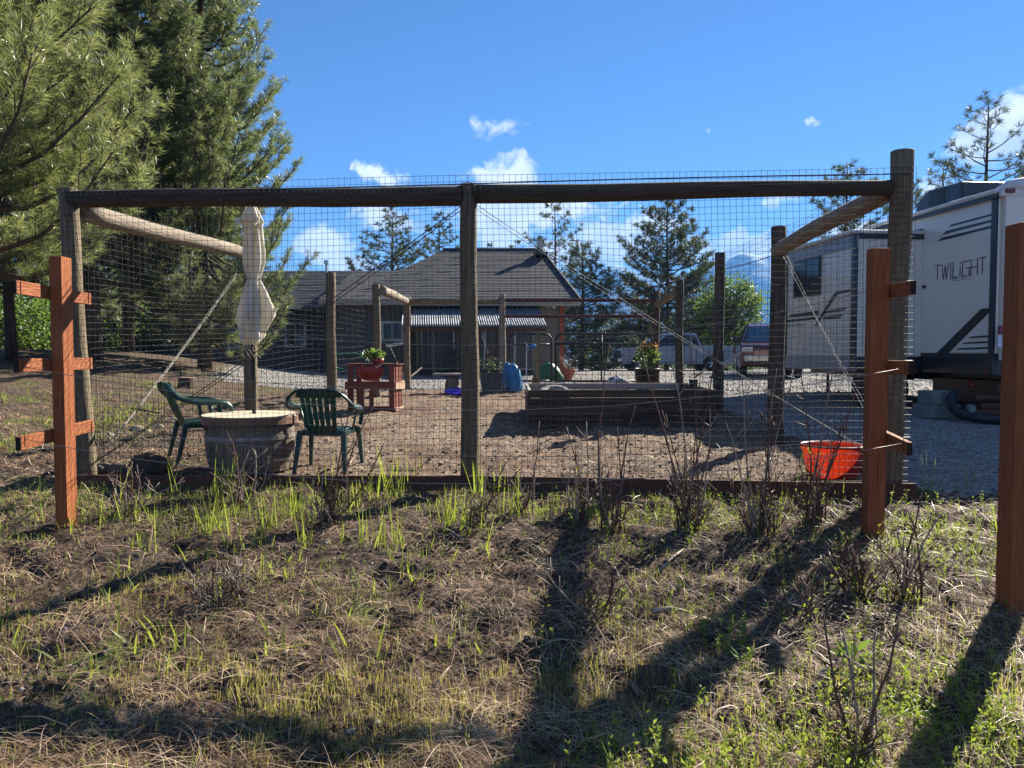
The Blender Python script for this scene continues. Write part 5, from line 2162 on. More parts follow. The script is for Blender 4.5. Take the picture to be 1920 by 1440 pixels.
# blue and white spinner on a stake
q = P(987, 690, 17.0)
sp2 = thing('garden_spinner', 'blue and white bird-shaped ornament on a thin stake by the narrow gate', 'ornament', (q.x, 17.0, .42))
m = MB()
m.tube([(q.x, 17, .35), (q.x, 17, P(987, 655, 17).z)], .012, 5)
m.build('stake', 'galv', sp2)
c = P(990, 652, 17)
m = MB()
m.tube([c, c + Vector((.10, 0, .02)), c + Vector((.24, 0, .04))], [.03, .055, .02], 8)
m.build('body', 'blue_bag', sp2, smooth=True)
m = MB()
m.add([c + Vector((-.0, 0, -.10)), c + Vector((-.07, 0, .14)), c + Vector((.04, 0, .02)), c + Vector((0, .012, -.10)), c + Vector((-.07, .012, .14)), c + Vector((.04, .012, .02))], [(0, 1, 2), (5, 4, 3), (0, 3, 4, 1), (1, 4, 5, 2), (2, 5, 3, 0)])
m.build('wing', 'trim_white', sp2)

# pallet table with the red bowl
PT = P(704, 762, 12.4)
PT.z = float(gz(PT.x, 12.4, False))
pt = thing('pallet_table', 'red-brown table made of stacked pallets, with a bowl planter hung in its front', 'table', PT, -.16)
Fl = W[pt.name]


def lbx(name, c, s, mat='pallet_red', parent=pt, F=None):
    m = MB()
    L = max(s)
    ax = s.index(L)
    R = {0: Matrix.Rotation(PI / 2, 4, 'Y'), 1: Matrix.Rotation(-PI / 2, 4, 'X'), 2: Matrix.Identity(4)}[ax]
    sz = {0: (s[2], s[1], s[0]), 1: (s[0], s[2], s[1]), 2: s}[ax]
    m.box((0, 0, 0), sz)
    return m.build(name, mat, parent, space='local', F=Fl @ Matrix.Translation(c) @ R, bevel=.004)


LX, LY = .78, .42
for x in (-LX / 2 + .05, LX / 2 - .05):
    for y in (-LY / 2 + .02, LY / 2 - .02):
        lbx('upright', (x, y, .19), (.09, .035, .38))
        lbx('upright', (x, y, .58), (.09, .035, .30))
for x in (-.16, .0, ):
    lbx('slat', (x, -LY / 2 + .02, .19), (.07, .03, .30))
for y in (-LY / 2, LY / 2):
    lbx('rail', (0, y, .40), (LX + .02, .035, .11))
    lbx('rail', (0, y, .025), (LX, .04, .05))
lbx('side_rail', (LX / 2 + .02, 0, .40), (.03, LY + .06, .12), 'pallet_bare')
lbx('side_rail', (LX / 2 + .005, 0, .03), (.03, LY, .05), 'pallet_bare')
lbx('side_rail', (-LX / 2 - .02, 0, .40), (.03, LY + .06, .12))
for z, hh in ((.21, .30), (.58, .24)):
    for y in (-.07, .07):
        lbx('side_slat', (LX / 2 - .01, y, z), (.02, .10, hh))
lbx('shelf_board', (0, -.1, .355), (LX - .05, .16, .02))
lbx('shelf_board', (0, .1, .355), (LX - .05, .16, .02))
for k in range(4):
    lbx('top_board', (.0, -LY / 2 + .06 + k * .105, .745), (LX + .06, .10, .022), 'brown_board' if k % 2 else 'pallet_red')
bw = thing('bowl_planter', 'dark red half-round bowl hung in the front of the pallet table', 'planter', Fl @ Vector((-.04, -LY / 2 + .10, .475)), -.16)
m = MB()
m.lathe([(.0, 0), (.10, .012), (.17, .06), (.225, .15), (.24, .235), (.225, .235), (.16, .07)], 28)
m.build('bowl', 'bowl_red', bw, space='local', smooth=True)
sp_t = Fl @ Vector((.08, -.10, .757))
pf = thing('potted_plant', 'leafy seedlings in a red and white pot on top of the pallet table', 'potted plant', sp_t)
m = MB()
m.lathe([(0, 0), (.075, 0), (.10, .075), (.095, .075)], 20)
m.build('pot', 'bowl_red', pf, space='local', smooth=True)
leaves('foliage', ball_pts((sp_t.x - .06, sp_t.y, sp_t.z + .12), .17, 130, 23, .55, .1), .075, 'leaf_plant', parent=pf, seed=24, up=.6, aspect=.8)

# stone bench, purple disc, scraps
sb_ = P(838, 735, 16.6)
bn = thing('stone_bench', 'small concrete bench with round carved legs, behind the middle post', 'bench', (sb_.x + .12, 16.6, float(gz(sb_.x, 16.6, False))))
m = MB()
m.box((.05, 0, .40), (.92, .32, .055))
m.build('seat', 'stone', bn, space='local', bevel=.012)
for x in (-.27, .33):
    m = MB()
    m.lathe([(0, 0), (.17, 0), (.175, .06), (.16, .20), (.10, .37), (0, .37)], 14)
    m.build('leg', 'stone', bn, space='local', smooth=True)
q = P(858, 730, 16.0)
m = MB()
m.lathe([(0, .01), (.20, .01), (.27, .055), (.285, .055), (.21, 0), (0, 0)], 28)
tag(m.build('plastic_disc', 'purple_plastic', space='local', F=Matrix.Translation((q.x, 16.0, float(gz(q.x, 16.0, False)) + .03)) @ Matrix.Rotation(.18, 4, 'X'), smooth=True), 'bright purple plastic saucer on the soil in front of the stone bench', 'saucer')
m = MB()
a = P(768, 708, 14.6)
b = P(790, 690, 14.9)
m.box((0, 0, 0), (.03, .05, (b - a).length))
Fq_, L_ = axis_frame(a, b)
tag(m.build('loose_stake', 'cane_grey', space='local', F=Matrix.Translation((a + b) / 2) @ Fq_.to_3x3().to_4x4()), 'pale loose stake leaning beside the pallet table', 'stake')
# sawhorse stand against the house
q = P(742, 690, 23)
sh = thing('folding_stand', 'folding stand with white top bars, by the grey house wall', 'stand', (q.x, 23, .43))
m = MB()
zt_ = P(742, 645, 23).z
for s in (-1, 1):
    m.tube([(q.x - .28 * s, 23, .43), (q.x + .25 * s, 23.2, zt_)], .02, 5)
    m.tube([(q.x - .28 * s, 23.4, .43), (q.x + .25 * s, 23.2, zt_)], .02, 5)
m.build('frame', 'rv_black', sh)
m = MB()
m.tube([(q.x - .30, 23.1, zt_ - .05), (q.x + .34, 23.2, zt_ + .04)], .05, 6)
m.build('top_bar', 'trim_white', sh)
# coiled green hose by the wall
q = P(655, 680, 24)
m = MB()
pts = []
for k in range(70):
    a = k * .45
    r = .38 + .03 * math.sin(k * .7)
    pts.append((q.x + r * 1.5 * math.cos(a), 24 + .03 * math.sin(k), q.z + .02 + r * .7 * math.sin(a)))
m.tube(pts, .018, 4)
tag(m.build('hose_coil', 'hose_green', smooth=True), 'coil of green hose against the house wall left of the pallet table', 'hose')
# wagon wheel / round rack near dog run
q = P(850, 660, 24.8)
ww_ = thing('wheel_ornament', 'dark spoked wheel leaning in front of the dog run', 'wheel', (q.x, 24.8, .44))
m = MB()
m.tube([(q.x + .28 * math.cos(a), 24.8, q.z + .28 * math.sin(a)) for a in np.linspace(0, 2 * PI, 25)], .022, 6)
m.build('rim', 'steel_dark', ww_, smooth=True)
m = MB()
for k in range(6):
    a = k * PI / 6
    m.tube([(q.x - .28 * math.cos(a), 24.8, q.z - .28 * math.sin(a)), (q.x + .28 * math.cos(a), 24.8, q.z + .28 * math.sin(a))], .012, 4)
m.tube([(q.x, 24.8, .42), (q.x, 24.8, q.z)], .02, 5)
m.build('spokes', 'steel_dark', ww_)

# ------------------------------------------------------------------ stumps, logs, stones on the left
q = G(352, 727)
stp = thing('tree_stump', 'short dark cut stump on the straw behind the left chair', 'stump', q)
m = MB()
m.lathe([(.21, -.05), (.185, .05), (.17, .22), (.16, .23)], 18, fold=lambda a, z, r: r * (1 + .06 * math.sin(4 * a) + .04 * math.sin(9 * a)))
m.build('bark', 'bark', stp, space='local', smooth=True)
m = MB()
m.lathe([(0, .235), (.16, .232), (.162, .225)], 18)
m.build('cut_face', 'pallet_bare', stp, space='local')
for k, (pxa, pya, pxb, pyb, r, mt, lab) in enumerate(((163, 890, 202, 880, .055, 'grey_log', 'short pale split log lying against the left corner post'), (208, 884, 228, 875, .05, 'grey_log', 'small pale log beside the dark stump, right of the split log'))):
    a, b = G(pxa, pya), G(pxb, pyb)
    a.z += r * .8
    b.z += r * .8
    o = pole('log', a, b, r, r * .9, mt, None, n=10, wob=.004, seed=60 + k)
    tag(o, lab, 'log', 'cut logs by the left corner post')
q = G(268, 893)
lump('root_stump', (q.x, q.y + .1, q.z - .02), (.21, .15, .17), 'bark', 'dark weathered root stump lying just inside the base board', 'stump', 12, n=22, amp=.55)
q = G(432, 868)
lump('mossy_rock', (q.x - .18, 8.6, q.z + .02), (.17, .13, .14), 'bark', 'dark rough lump half hidden between the left chair and the barrel', 'rock', 15, n=16)
q = G(500, 880)
for k, (px_, py_, s, lb_) in enumerate(((238, 815, .07, 'rounded brown stone, second from left in the cluster'), (258, 808, .08, 'largest brown stone of the cluster'), (276, 812, .06, 'brown stone just right of the largest one'), (205, 818, .06, 'leftmost small stone, nearest the corner post'), (325, 790, .05, 'small stone nearest the left chair'), (300, 800, .05, 'small flat stone between the largest and the chair'))):
    q = G(px_, py_)
    lump('stone', (q.x, q.y, q.z - .01), (s * 1.2, s, s * .8), 'stone', lb_, 'stone', 30 + k, n=10, group='stones left of the chair')
# fallen grey sticks
for k, (pxa, pya, pxb, pyb, r, lab) in enumerate(((1235, 1076, 1282, 1040, .011, 'pale fallen stick pointing up-right in the foreground right of centre'), (1222, 1162, 1290, 1155, .016, 'thick pale stick lying flat beneath the right bushes'),
                                                  (1535, 1290, 1570, 1262, .013, 'short pale stick in the right foreground'), (815, 1290, 845, 1250, .008, 'thin pale stick standing out in the centre foreground'),
                                                  (145, 998, 180, 1001, .008, 'bleached stick lying near the left red post'), (225, 765, 300, 785, .02, 'dark fallen branch on the left slope'))):
    a, b = G(pxa, pya), G(pxb, pyb)
    a.z += r + .01
    b.z += r + .02
    mid = (a + b) / 2 + Vector((.01, .02, .01))
    m = MB()
    m.tube([a, mid, b], [r, r * .9, r * .5], 6)
    tag(m.build('fallen_stick', 'bark' if k == 5 else 'cane_grey', smooth=True), lab, 'stick')

# ------------------------------------------------------------------ trees
def needle_tufts(name, pos, axis, nl, n_needles, L, w, mat, parent, g, spread=.55, axlen=.12):
    pos = np.asarray(pos)
    axis = np.asarray(axis)
    axis = axis / (np.linalg.norm(axis, axis=1)[:, None] + 1e-9)
    T = len(pos)
    k = n_needles
    a = np.repeat(axis, k, 0)
    p = np.repeat(pos, k, 0)
    r = g.normal(size=(T * k, 3))
    perp = r - a * (r * a).sum(1)[:, None]
    perp /= np.linalg.norm(perp, axis=1)[:, None] + 1e-9
    th = g.uniform(.18, 1.0, T * k) ** .8 * (spread * 2.1)
    d = a * np.cos(th)[:, None] + perp * np.sin(th)[:, None]
    s0 = p - a * (g.uniform(0, 1, T * k)[:, None] * axlen)
    ll = (L * g.uniform(.7, 1.1, T * k))[:, None]
    tip = s0 + d * ll
    tip[:, 2] -= (ll[:, 0] * .10)
    side = np.cross(d, g.normal(size=(T * k, 3)))
    side /= np.linalg.norm(side, axis=1)[:, None] + 1e-9
    b = s0 + d * ll * .35
    V = np.stack([s0 , b + side * w / 2, tip, b - side * w / 2], 1).reshape(-1, 3)
    F_ = (np.arange(T * k)[:, None] * 4 + np.array([0, 1, 2, 3])[None])
    return np_mesh(name, V, F_, mat, parent=parent)


def tube_np(paths, radii, n, name, mat, parent):
    m = MB()
    for p, r in zip(paths, radii):
        m.tube(p, r, n, cap=False)
    return m.build(name, mat, parent, smooth=True)


def pine(label, x, y, H, crown_r, z_first, n_limb, tuft_step, nn, NL, NW, mat, seed, trunk_r=.18, lean=(0, 0), sub=7, kind='pine_tree', group=None, droop=.12, updir=.5, density=1.0, open_=0.0,
         zmax=None, rfun=None, azfilter=None, barkmat='bark', tilt=.08, spread=.55, group_label=None):
    g = np.random.default_rng(seed)
    zb = float(gz(x, y, False)) - .1
    t = thing(kind, label, 'pine tree', (x, y, zb), 0, group)
    pts, rr = [], []
    k = 12
    for i in range(k + 1):
        f = i / k
        pts.append((x + lean[0] * f + .05 * math.sin(f * 5 + seed), y + lean[1] * f + .05 * math.cos(f * 4 + seed), zb + H * f))
        rr.append(trunk_r * (1 - f) ** .75 + .015 + (.10 * trunk_r * (1 - f) ** 12))
    m = MB()
    m.tube(pts, rr, 12)
    m.build('trunk', barkmat, t, smooth=True)
    paths, radii, tp, ta = [], [], [], []
    for li in range(n_limb):
        f = (li + g.uniform(0, .8)) / n_limb
        h = z_first + (H - z_first) * f ** .92 * .985
        if zmax and h > zmax:
            continue
        ft = h / H
        az = li * 2.399963 + g.uniform(-.5, .5)
        rf = rfun(ft) if rfun else crown_r * (1 - ((h - z_first) / (H - z_first)) ** 1.5) ** .7
        L = rf * g.uniform(.75, 1.05) + .15
        if azfilter and not azfilter(az, h, L):
            continue
        if g.uniform() < open_:
            continue
        bx = x + lean[0] * ft
        by = y + lean[1] * ft
        dx, dy = math.cos(az), math.sin(az)
        P0 = np.array([bx, by, zb + h])
        up = .25 + .5 * ft + g.normal(0, tilt)
        lp = []
        for q in range(6):
            u = q / 5
            lp.append(P0 + np.array([dx, dy, 0]) * L * u + np.array([0, 0, L * (up * u * .45 - droop * math.sin(PI * u) * (1 - ft) + updir * .35 * u ** 2)]) + np.array([-dy, dx, 0]) * L * .08 * math.sin(u * 3 + li))
        lp = np.array(lp)
        r0 = max(.012, .018 * L + .01) * (trunk_r / .18) ** .4
        paths.append([tuple(v) for v in lp])
        radii.append([r0 * (1 - .8 * q / 5) for q in range(6)])
        ns = max(3, int(L * sub * density))
        for s in range(ns):
            u = .22 + .78 * (s + g.uniform(0, 1)) / ns
            u = min(u, .99)
            i0 = int(u * 5)
            i0 = min(i0, 4)
            fr = u * 5 - i0
            bp_ = lp[i0] * (1 - fr) + lp[i0 + 1] * fr
            dirl = lp[i0 + 1] - lp[i0]
            dirl /= np.linalg.norm(dirl)
            sd = np.cross(dirl, [0, 0, 1.0])
            sg = 1 if s % 2 else -1
            dd = dirl * g.uniform(.5, 1.0) + sd * sg * g.uniform(.4, .9) + np.array([0, 0, g.uniform(-.15, .55)])
            dd /= np.linalg.norm(dd)
            sl2 = (.20 + .24 * L * (1 - u * .55)) * g.uniform(.6, 1.1)
            e = bp_ + dd * sl2 + np.array([0, 0, .12 * sl2])
            mid = bp_ + dd * sl2 * .55
            paths.append([tuple(bp_), tuple(mid), tuple(e)])
            radii.append([.010, .007, .004])
            nt = max(1, int(sl2 / tuft_step))
            for q in range(nt):
                v = 1 - q / max(nt, 1) * .75
                if v * sl2 < .08 and q:
                    continue
                pp = bp_ + (e - bp_) * v
                off = g.normal(size=3) * .5
                ax = dd + off * (.25 if q == 0 else .8) + np.array([0, 0, .35])
                if q:
                    pp = pp + off * .06
                tp.append(pp)
                ta.append(ax)
        tp.append(lp[-1])
        ta.append(lp[-1] - lp[-2])
    tp.append(np.array(pts[-1]))
    ta.append(np.array([0, 0, 1.0]))
    tube_np(paths, radii, 4, 'limbs', 'limb', t)
    o = needle_tufts('crown', tp, ta, 0, nn, NL, NW, mat, t, g, spread=spread)
    o['kind'] = 'stuff'
    return t, len(tp)


def X(px, d):
    return P(px, 660, d).x


def lerpf(xs_, ys_):
    return lambda f: float(np.interp(f, xs_, ys_))


cnt = []
# D: tree at px 385, makes the right outline
HD = 13.2
c1 = pine('tall ponderosa pine forming the right edge against blue sky, trunk left of the umbrella', X(385, 20.5), 20.5, HD, 2.6, 1.0, 180, .12, 24, .21, .0130, 'needle', 3, trunk_r=.17, droop=.40,
          rfun=lerpf([.05, .2, .37, .5, .67, .85, 1], [2.2, 2.6, 2.3, 2.05, 1.35, .6, .15]), sub=9)
cnt.append(c1[1])
# B: px 245
c1 = pine('ponderosa pine with a reddish trunk standing between its two neighbours', X(243, 22.5), 22.5, 14.5, 3.2, 1.5, 150, .13, 22, .22, .0145, 'needle', 5, trunk_r=.15, droop=.35,
          rfun=lerpf([.1, .3, .6, .8, 1], [2.6, 3.2, 3.0, 2.3, .3]), sub=7)
cnt.append(c1[1])
# A: px 170 nearer, tall
c1 = pine('large ponderosa pine with thick black trunk behind the left corner post', X(170, 18.2), 18.2, 14.5, 3.0, 2.2, 145, .12, 24, .22, .0130, 'needle', 8, trunk_r=.20, droop=.30,
          rfun=lerpf([.15, .3, .6, .8, 1], [2.4, 2.8, 2.7, 2.2, .3]), sub=7)
cnt.append(c1[1])
# C: near tree off the left edge, long branches reaching into the frame
c1 = pine('near ponderosa pine at the left edge with long bright needles overhanging the yard', X(-110, 13.0), 13.0, 11.5, 3.1, 2.4, 135, .15, 34, .24, .0085, 'needle_near', 13, trunk_r=.2, droop=.3,
          rfun=lerpf([.2, .4, .7, .85, 1], [3.0, 3.15, 3.0, 2.3, .3]), sub=8, azfilter=lambda az, h, L: math.cos(az) > -.3)
cnt.append(c1[1])
# small lower pine left, thin grey twigs low
c1 = pine('slender sparse pine with bare lower twigs at the far left', X(20, 17.0), 17.0, 10.0, 3.0, 1.5, 110, .16, 24, .2, .012, 'needle', 21, trunk_r=.10, sub=6, open_=.1, droop=.25)
cnt.append(c1[1])

# pines behind the house and right of it
far = [
    ('bushy pine rising behind the left end of the main roof', 735, 50, 400, 3.4, 1.0, 60),
    ('narrow pine just left of the middle post, behind the roof', 822, 54, 402, 2.3, 1.2, 50),
    ('sparse open-topped pine above the right end of the roof ridge', 1040, 48, 388, 2.0, 5.5, 26),
    ('dense dark pine standing right of the house corner', 1092, 44, 462, 2.6, .3, 90),
    ('large pine behind the pickup truck, right of centre', 1252, 48, 378, 3.9, .6, 110),
    ('tall thin pine behind the slide-out of the trailer', 1590, 40, 312, 2.9, 3.0, 50),
    ('pine partly hidden by the thick corner post', 1700, 42, 345, 2.6, 2.4, 46),
    ('tallest sparse pine above the trailer roof at right', 1853, 34, 190, 2.7, 3.0, 60),
    ('low pine left of the tallest one, above the air conditioner', 1768, 38, 312, 1.7, 3.0, 32),
    ('tiny pine top peeping over the ridge, left one', 915, 75, 458, 1.5, 2.0, 24),
    ('tiny pine top peeping over the ridge, right one', 968, 72, 454, 1.7, 2.0, 24),
    ('pine at the right edge of the photo behind the trailer', 1960, 40, 230, 2.6, 3.0, 46),
]
for i, (lab, px, d, ptop, r, zf, nlimb) in enumerate(far):
    top = P(px, ptop, d)
    zb = float(gz(top.x, d, False)) - .1
    H = top.z - zb
    nw = .030 * d / 40
    sparse = lab.find('sparse') >= 0
    c1 = pine(lab, top.x, d, H, r, min(zf, H * .5), nlimb, (.24 if not sparse else .30), 20, .34, nw * .9, 'needle_far', 40 + i, trunk_r=.13, sub=5.5 if not sparse else 4.0, group='pines beyond the house and trailer', open_=.18 if sparse else .05, droop=.1, updir=.6, tilt=.35)
    cnt.append(c1[1])
print('tufts', cnt)


def broadleaf(label, x, y, H, R, n, leaf, seed, z0=.5, trunk_r=.12, mat='leaf_tree', stems=1, cat='tree', bark='bark', group=None, squash=1.0):
    g = np.random.default_rng(seed)
    zb = float(gz(x, y, False)) - .05
    t = thing('leafy_tree', label, cat, (x, y, zb), 0, group)
    m = MB()
    for s in range(stems):
        ox = (s - (stems - 1) / 2) * .5
        m.tube([(x + ox, y, zb), (x + ox * 1.2 + .1, y, zb + H * .4), (x + ox * 1.4, y, zb + H * .9)], [trunk_r, trunk_r * .7, .02], 8)
    m.build('trunk', bark, t, smooth=True)
    paths, radii, pts = [], [], []
    ncl = int(n / 60)
    for i in range(ncl):
        d = g.normal(size=3)
        d /= np.linalg.norm(d)
        rad = g.uniform(.35, 1) ** .5
        zc = zb + z0 + (H - z0) * .5
        c = np.array([x + d[0] * R * rad, y + d[1] * R * rad, zc + d[2] * (H - z0) * .5 * rad * squash])
        c[0] += (c[2] - zc) * 0
        paths.append([(x, y, zb + (c[2] - zb) * .55), tuple((np.array([x, y, zb + (c[2] - zb) * .8]) + c) / 2), tuple(c)])
        radii.append([.035, .02, .008])
        rr = R * g.uniform(.14, .26)
        q = g.normal(size=(60, 3)) * rr * .6
        pts.append(q + c)
    tube_np(paths, radii, 4, 'limbs', 'limb', t)
    o = leaves('crown', np.concatenate(pts), leaf, mat, parent=t, seed=seed, aspect=.75, up=.0)
    o['kind'] = 'stuff'
    return t


tx = P(1362, 660, 45)
broadleaf('bright green leafy tree behind the rear of the pickup truck', tx.x, 45, P(1362, 520, 45).z - .1, 2.15, 8400, .155, 3, z0=.6)
sh_spots = [(20, 27, 505, 2.6), (75, 30, 470, 2.4), (140, 31, 470, 2.3), (205, 33, 500, 2.2), (225, 30, 560, 1.6), (-40, 25, 520, 2.4), (290, 36, 540, 2.0)]
labs = ['leafy aspen at the far left edge behind the slope', 'tall leafy aspen with pale trunk left of the red trellis post', 'leafy aspen straight behind the left corner post', 'leafy aspen between the two dark pine trunks', 'low leafy bush at the foot of the reddish pine', 'leafy aspen just off the left edge of the photo', 'leafy aspen behind the dark house wing']
for i, (px, d, pt_, R) in enumerate(sh_spots):
    q = P(px, pt_, d)
    zb = float(gz(q.x, d, False))
    broadleaf(labs[i], q.x, d, q.z - zb, R, 6600, .10, 60 + i, z0=.2, trunk_r=.06, bark='bark_light', stems=2 if i % 2 else 1, group='aspens behind the slope')
# undergrowth beside the truck, far shrubs
for i, (px, py, d, R, lab) in enumerate(((1128, 684, 42, .8, 'low yellow-green shrub left of the pickup truck'), (1385, 690, 45, 1.3, 'dark shrub under the white picket fence'), (1330, 685, 44, 1.2, 'green shrub seen beneath the pickup truck'))):
    q = P(px, py, d)
    zb = float(gz(q.x, d, False))
    broadleaf(lab, q.x, d, .9, R, 900, .12, 80 + i, z0=.0, trunk_r=.03, cat='shrub')
# distant wood masking the horizon
g = np.random.default_rng(5)
tp, ta = [], []
for k in range(420):
    u = g.uniform(-.95, .95)
    d = g.uniform(85, 150)
    x = u * d
    if -.02 < u < .06 and False:
        continue
    H = g.uniform(4.5, 8.5) * (1 + .3 * (d - 85) / 65)
    zb = float(gz(x, d, False))
    for q in range(16):
        f = (q + g.uniform()) / 16
        rr = (1 - f) * 1.7 + .15
        for s in range(3):
            a = g.uniform(0, 6.28)
            tp.append([x + rr * math.cos(a) * g.uniform(.2, 1), d + rr * math.sin(a) * g.uniform(.2, 1), zb + H * f])
            ta.append([math.cos(a), math.sin(a), .3])
o = needle_tufts('distant_wood', tp, ta, 0, 7, .75, .22, 'needle_far', None, g)
o['kind'] = 'stuff'


# ------------------------------------------------------------------ dry canes (berry bushes)
def cane_bush(label, px, py, d, n, hmax, spread, seed, leaves_n=40, dead=.3, lean=0.0, tall=()):
    g = random.Random(seed)
    b = G(px, py)
    d = b.y
    zb = b.z
    t = thing('berry_bush', label, 'bush', (b.x, d, zb), 0, 'leafless berry canes in front of the fence')
    m = MB()
    m2 = MB()
    lp = []
    targets = [(None, None)] * int(n * (1.1 if d > 5.2 else .7)) + list(tall)
    for k, (tx_, ty_) in enumerate(targets):
        a = g.uniform(0, 2 * PI)
        r0 = spread * .45 * g.random()
        if tx_ is None:
            h = hmax * (.25 + .75 * g.random() ** 1.6)
            e = Vector((b.x + math.cos(a) * spread * g.random() * (.6 + 1.4 * h) + lean * h, d + math.sin(a) * spread * g.random() * .8, zb + h))
            rad = .0058 * g.uniform(.6, 1.2)
        else:
            e = P(tx_, ty_, d + g.uniform(-.15, .15))
            rad = .0078
        s = Vector((b.x + math.cos(a) * r0, d + math.sin(a) * r0, zb - .02))
        pts = []
        nn_ = 6
        cur = Vector((g.uniform(-.05, .05), g.uniform(-.05, .05), 0))
        for i in range(nn_ + 1):
            u = i / nn_
            p = s.lerp(e, u) + cur * math.sin(PI * u) + Vector((g.uniform(-.008, .008), g.uniform(-.008, .008), 0))
            pts.append(p)
        tgt = m2 if g.random() < dead else m
        tgt.tube(pts, [rad * (1 - .55 * i / nn_) for i in range(nn_ + 1)], 5)
        # twigs
        for q in range(g.randint(2, 6)):
            i = g.randint(2, nn_ - 1)
            dd = Vector((g.uniform(-1, 1), g.uniform(-.6, .6), g.uniform(.2, 1))).normalized()
            ln = g.uniform(.04, .14)
            tgt.tube([pts[i], pts[i] + dd * ln * .6, pts[i] + dd * ln + Vector((0, 0, .01))], [rad * .5, rad * .4, rad * .25], 4)
        if g.random() < .8:
            i = g.randint(0, 3)
            lp.append(tuple(pts[i]))
    if m.v:
        m.build('canes', 'cane', t, smooth=True)
    if m2.v:
        m2.build('dry_canes', 'cane_grey', t, smooth=True)
    if leaves_n:
        L = []
        for k in range(leaves_n):
            c = g.choice(lp) if lp else (b.x, d, zb)
            L.append((c[0] + g.gauss(0, .05), c[1] + g.gauss(0, .05), max(zb + .01, c[2] * 1 + g.gauss(0, .05))))
        leaves('new_leaves', L, .034, 'weed', parent=t, seed=seed, up=.4, aspect=.6)
    return t


cane_bush('bare berry canes just right of the middle post, the leftmost of the tall clumps', 1085, 985, 5.85, 12, .50, .16, 1, 30, tall=[(1062, 800), (1098, 790), (1070, 860)])
cane_bush('bare berry canes whose tallest stem reaches the raised bed plank, second tall clump', 1150, 1000, 5.75, 22, .55, .20, 2, 50, tall=[(1142, 645), (1130, 810), (1172, 830), (1155, 800), (1190, 760)])
cane_bush('large leafless berry bush with several canes above the raised bed', 1290, 1000, 5.7, 34, .62, .22, 3, 60, tall=[(1205, 660), (1262, 690), (1298, 650), (1312, 700), (1350, 640), (1245, 800), (1330, 760), (1345, 770), (1240, 770)])
cane_bush('dense berry bush with pale stems left of the orange tub', 1425, 1000, 5.75, 40, .60, .24, 4, 80, tall=[(1392, 705), (1445, 680), (1455, 690), (1362, 790), (1475, 700), (1420, 740), (1490, 690), (1404, 768)])
cane_bush('dark-stemmed berry bush in front of the orange tub', 1525, 985, 5.9, 34, .60, .20, 5, 60, tall=[(1565, 680), (1608, 715), (1500, 700), (1588, 780), (1560, 800), (1540, 820)])
cane_bush('low dark berry bush behind tall grass, left of the middle post', 615, 985, 5.9, 22, .45, .18, 6, 20, tall=[(655, 770), (700, 760), (668, 820), (720, 830)])
cane_bush('low dry bush left of centre in the tall grass', 448, 950, 6.2, 10, .45, .22, 7, 8, dead=.7, tall=[(426, 808), (478, 842), (500, 840), (393, 885), (466, 845)])
cane_bush('small dry bush right of the left red post', 240, 960, 6.1, 14, .38, .20, 8, 8, dead=.75, tall=[(200, 890), (246, 865), (256, 872), (345, 902), (300, 905)])
cane_bush('dead grey twiggy bush lying low in the left foreground', 425, 1130, 4.15, 60, .24, .34, 9, 0, dead=.6)
cane_bush('small bush of leaves and dark stems right below the middle post', 892, 985, 5.8, 16, .34, .16, 10, 60, tall=[(960, 850), (985, 870), (920, 870)])
cane_bush('thin reddish clump between the middle post and the tall clumps', 985, 965, 6.1, 14, .36, .16, 11, 10, tall=[(1010, 790), (1000, 860)])
cane_bush('tall-stemmed bush with dark forked stump in the right foreground', 1690, 1120, 4.45, 24, .38, .24, 12, 60, tall=[(1728, 925), (1700, 950), (1765, 960), (1680, 985), (1640, 1010)])
cane_bush('wide tangle of brown canes in the right foreground', 1610, 1115, 4.4, 44, .34, .30, 13, 110, tall=[(1600, 1000), (1565, 1010), (1545, 1030)])
cane_bush('dark stems in the shadow left of the wide tangle', 1500, 1160, 4.1, 16, .34, .22, 14, 30, tall=[(1490, 1030), (1452, 1065)])
cane_bush('small stems in the post shadow at centre right', 1110, 1160, 4.0, 16, .30, .20, 15, 40, tall=[(1100, 1050), (1145, 1060), (1010, 1050)])
cane_bush('thorny stems rising from the bottom right corner', 1610, 1420, 2.75, 22, .30, .22, 16, 40, tall=[(1580, 1190), (1640, 1180), (1690, 1160), (1545, 1150)])

# ------------------------------------------------------------------ ground litter and herbs (nobody could count these)
def in_shade_free(x, y):
    return True


def scatter(n, x0, x1, y0, y1, g, bias=1.0):
    """uniform in the picture, roughly: denser near the camera"""
    t = g.uniform(0, 1, n)
    y = 1 / ((1 / y0) * (1 - t) + (1 / y1) * t) if bias else y0 + (y1 - y0) * t
    u = g.uniform(-1, 1, n)
    x = u * y * .74
    k = (x > x0) & (x < x1)
    return x[k], y[k]


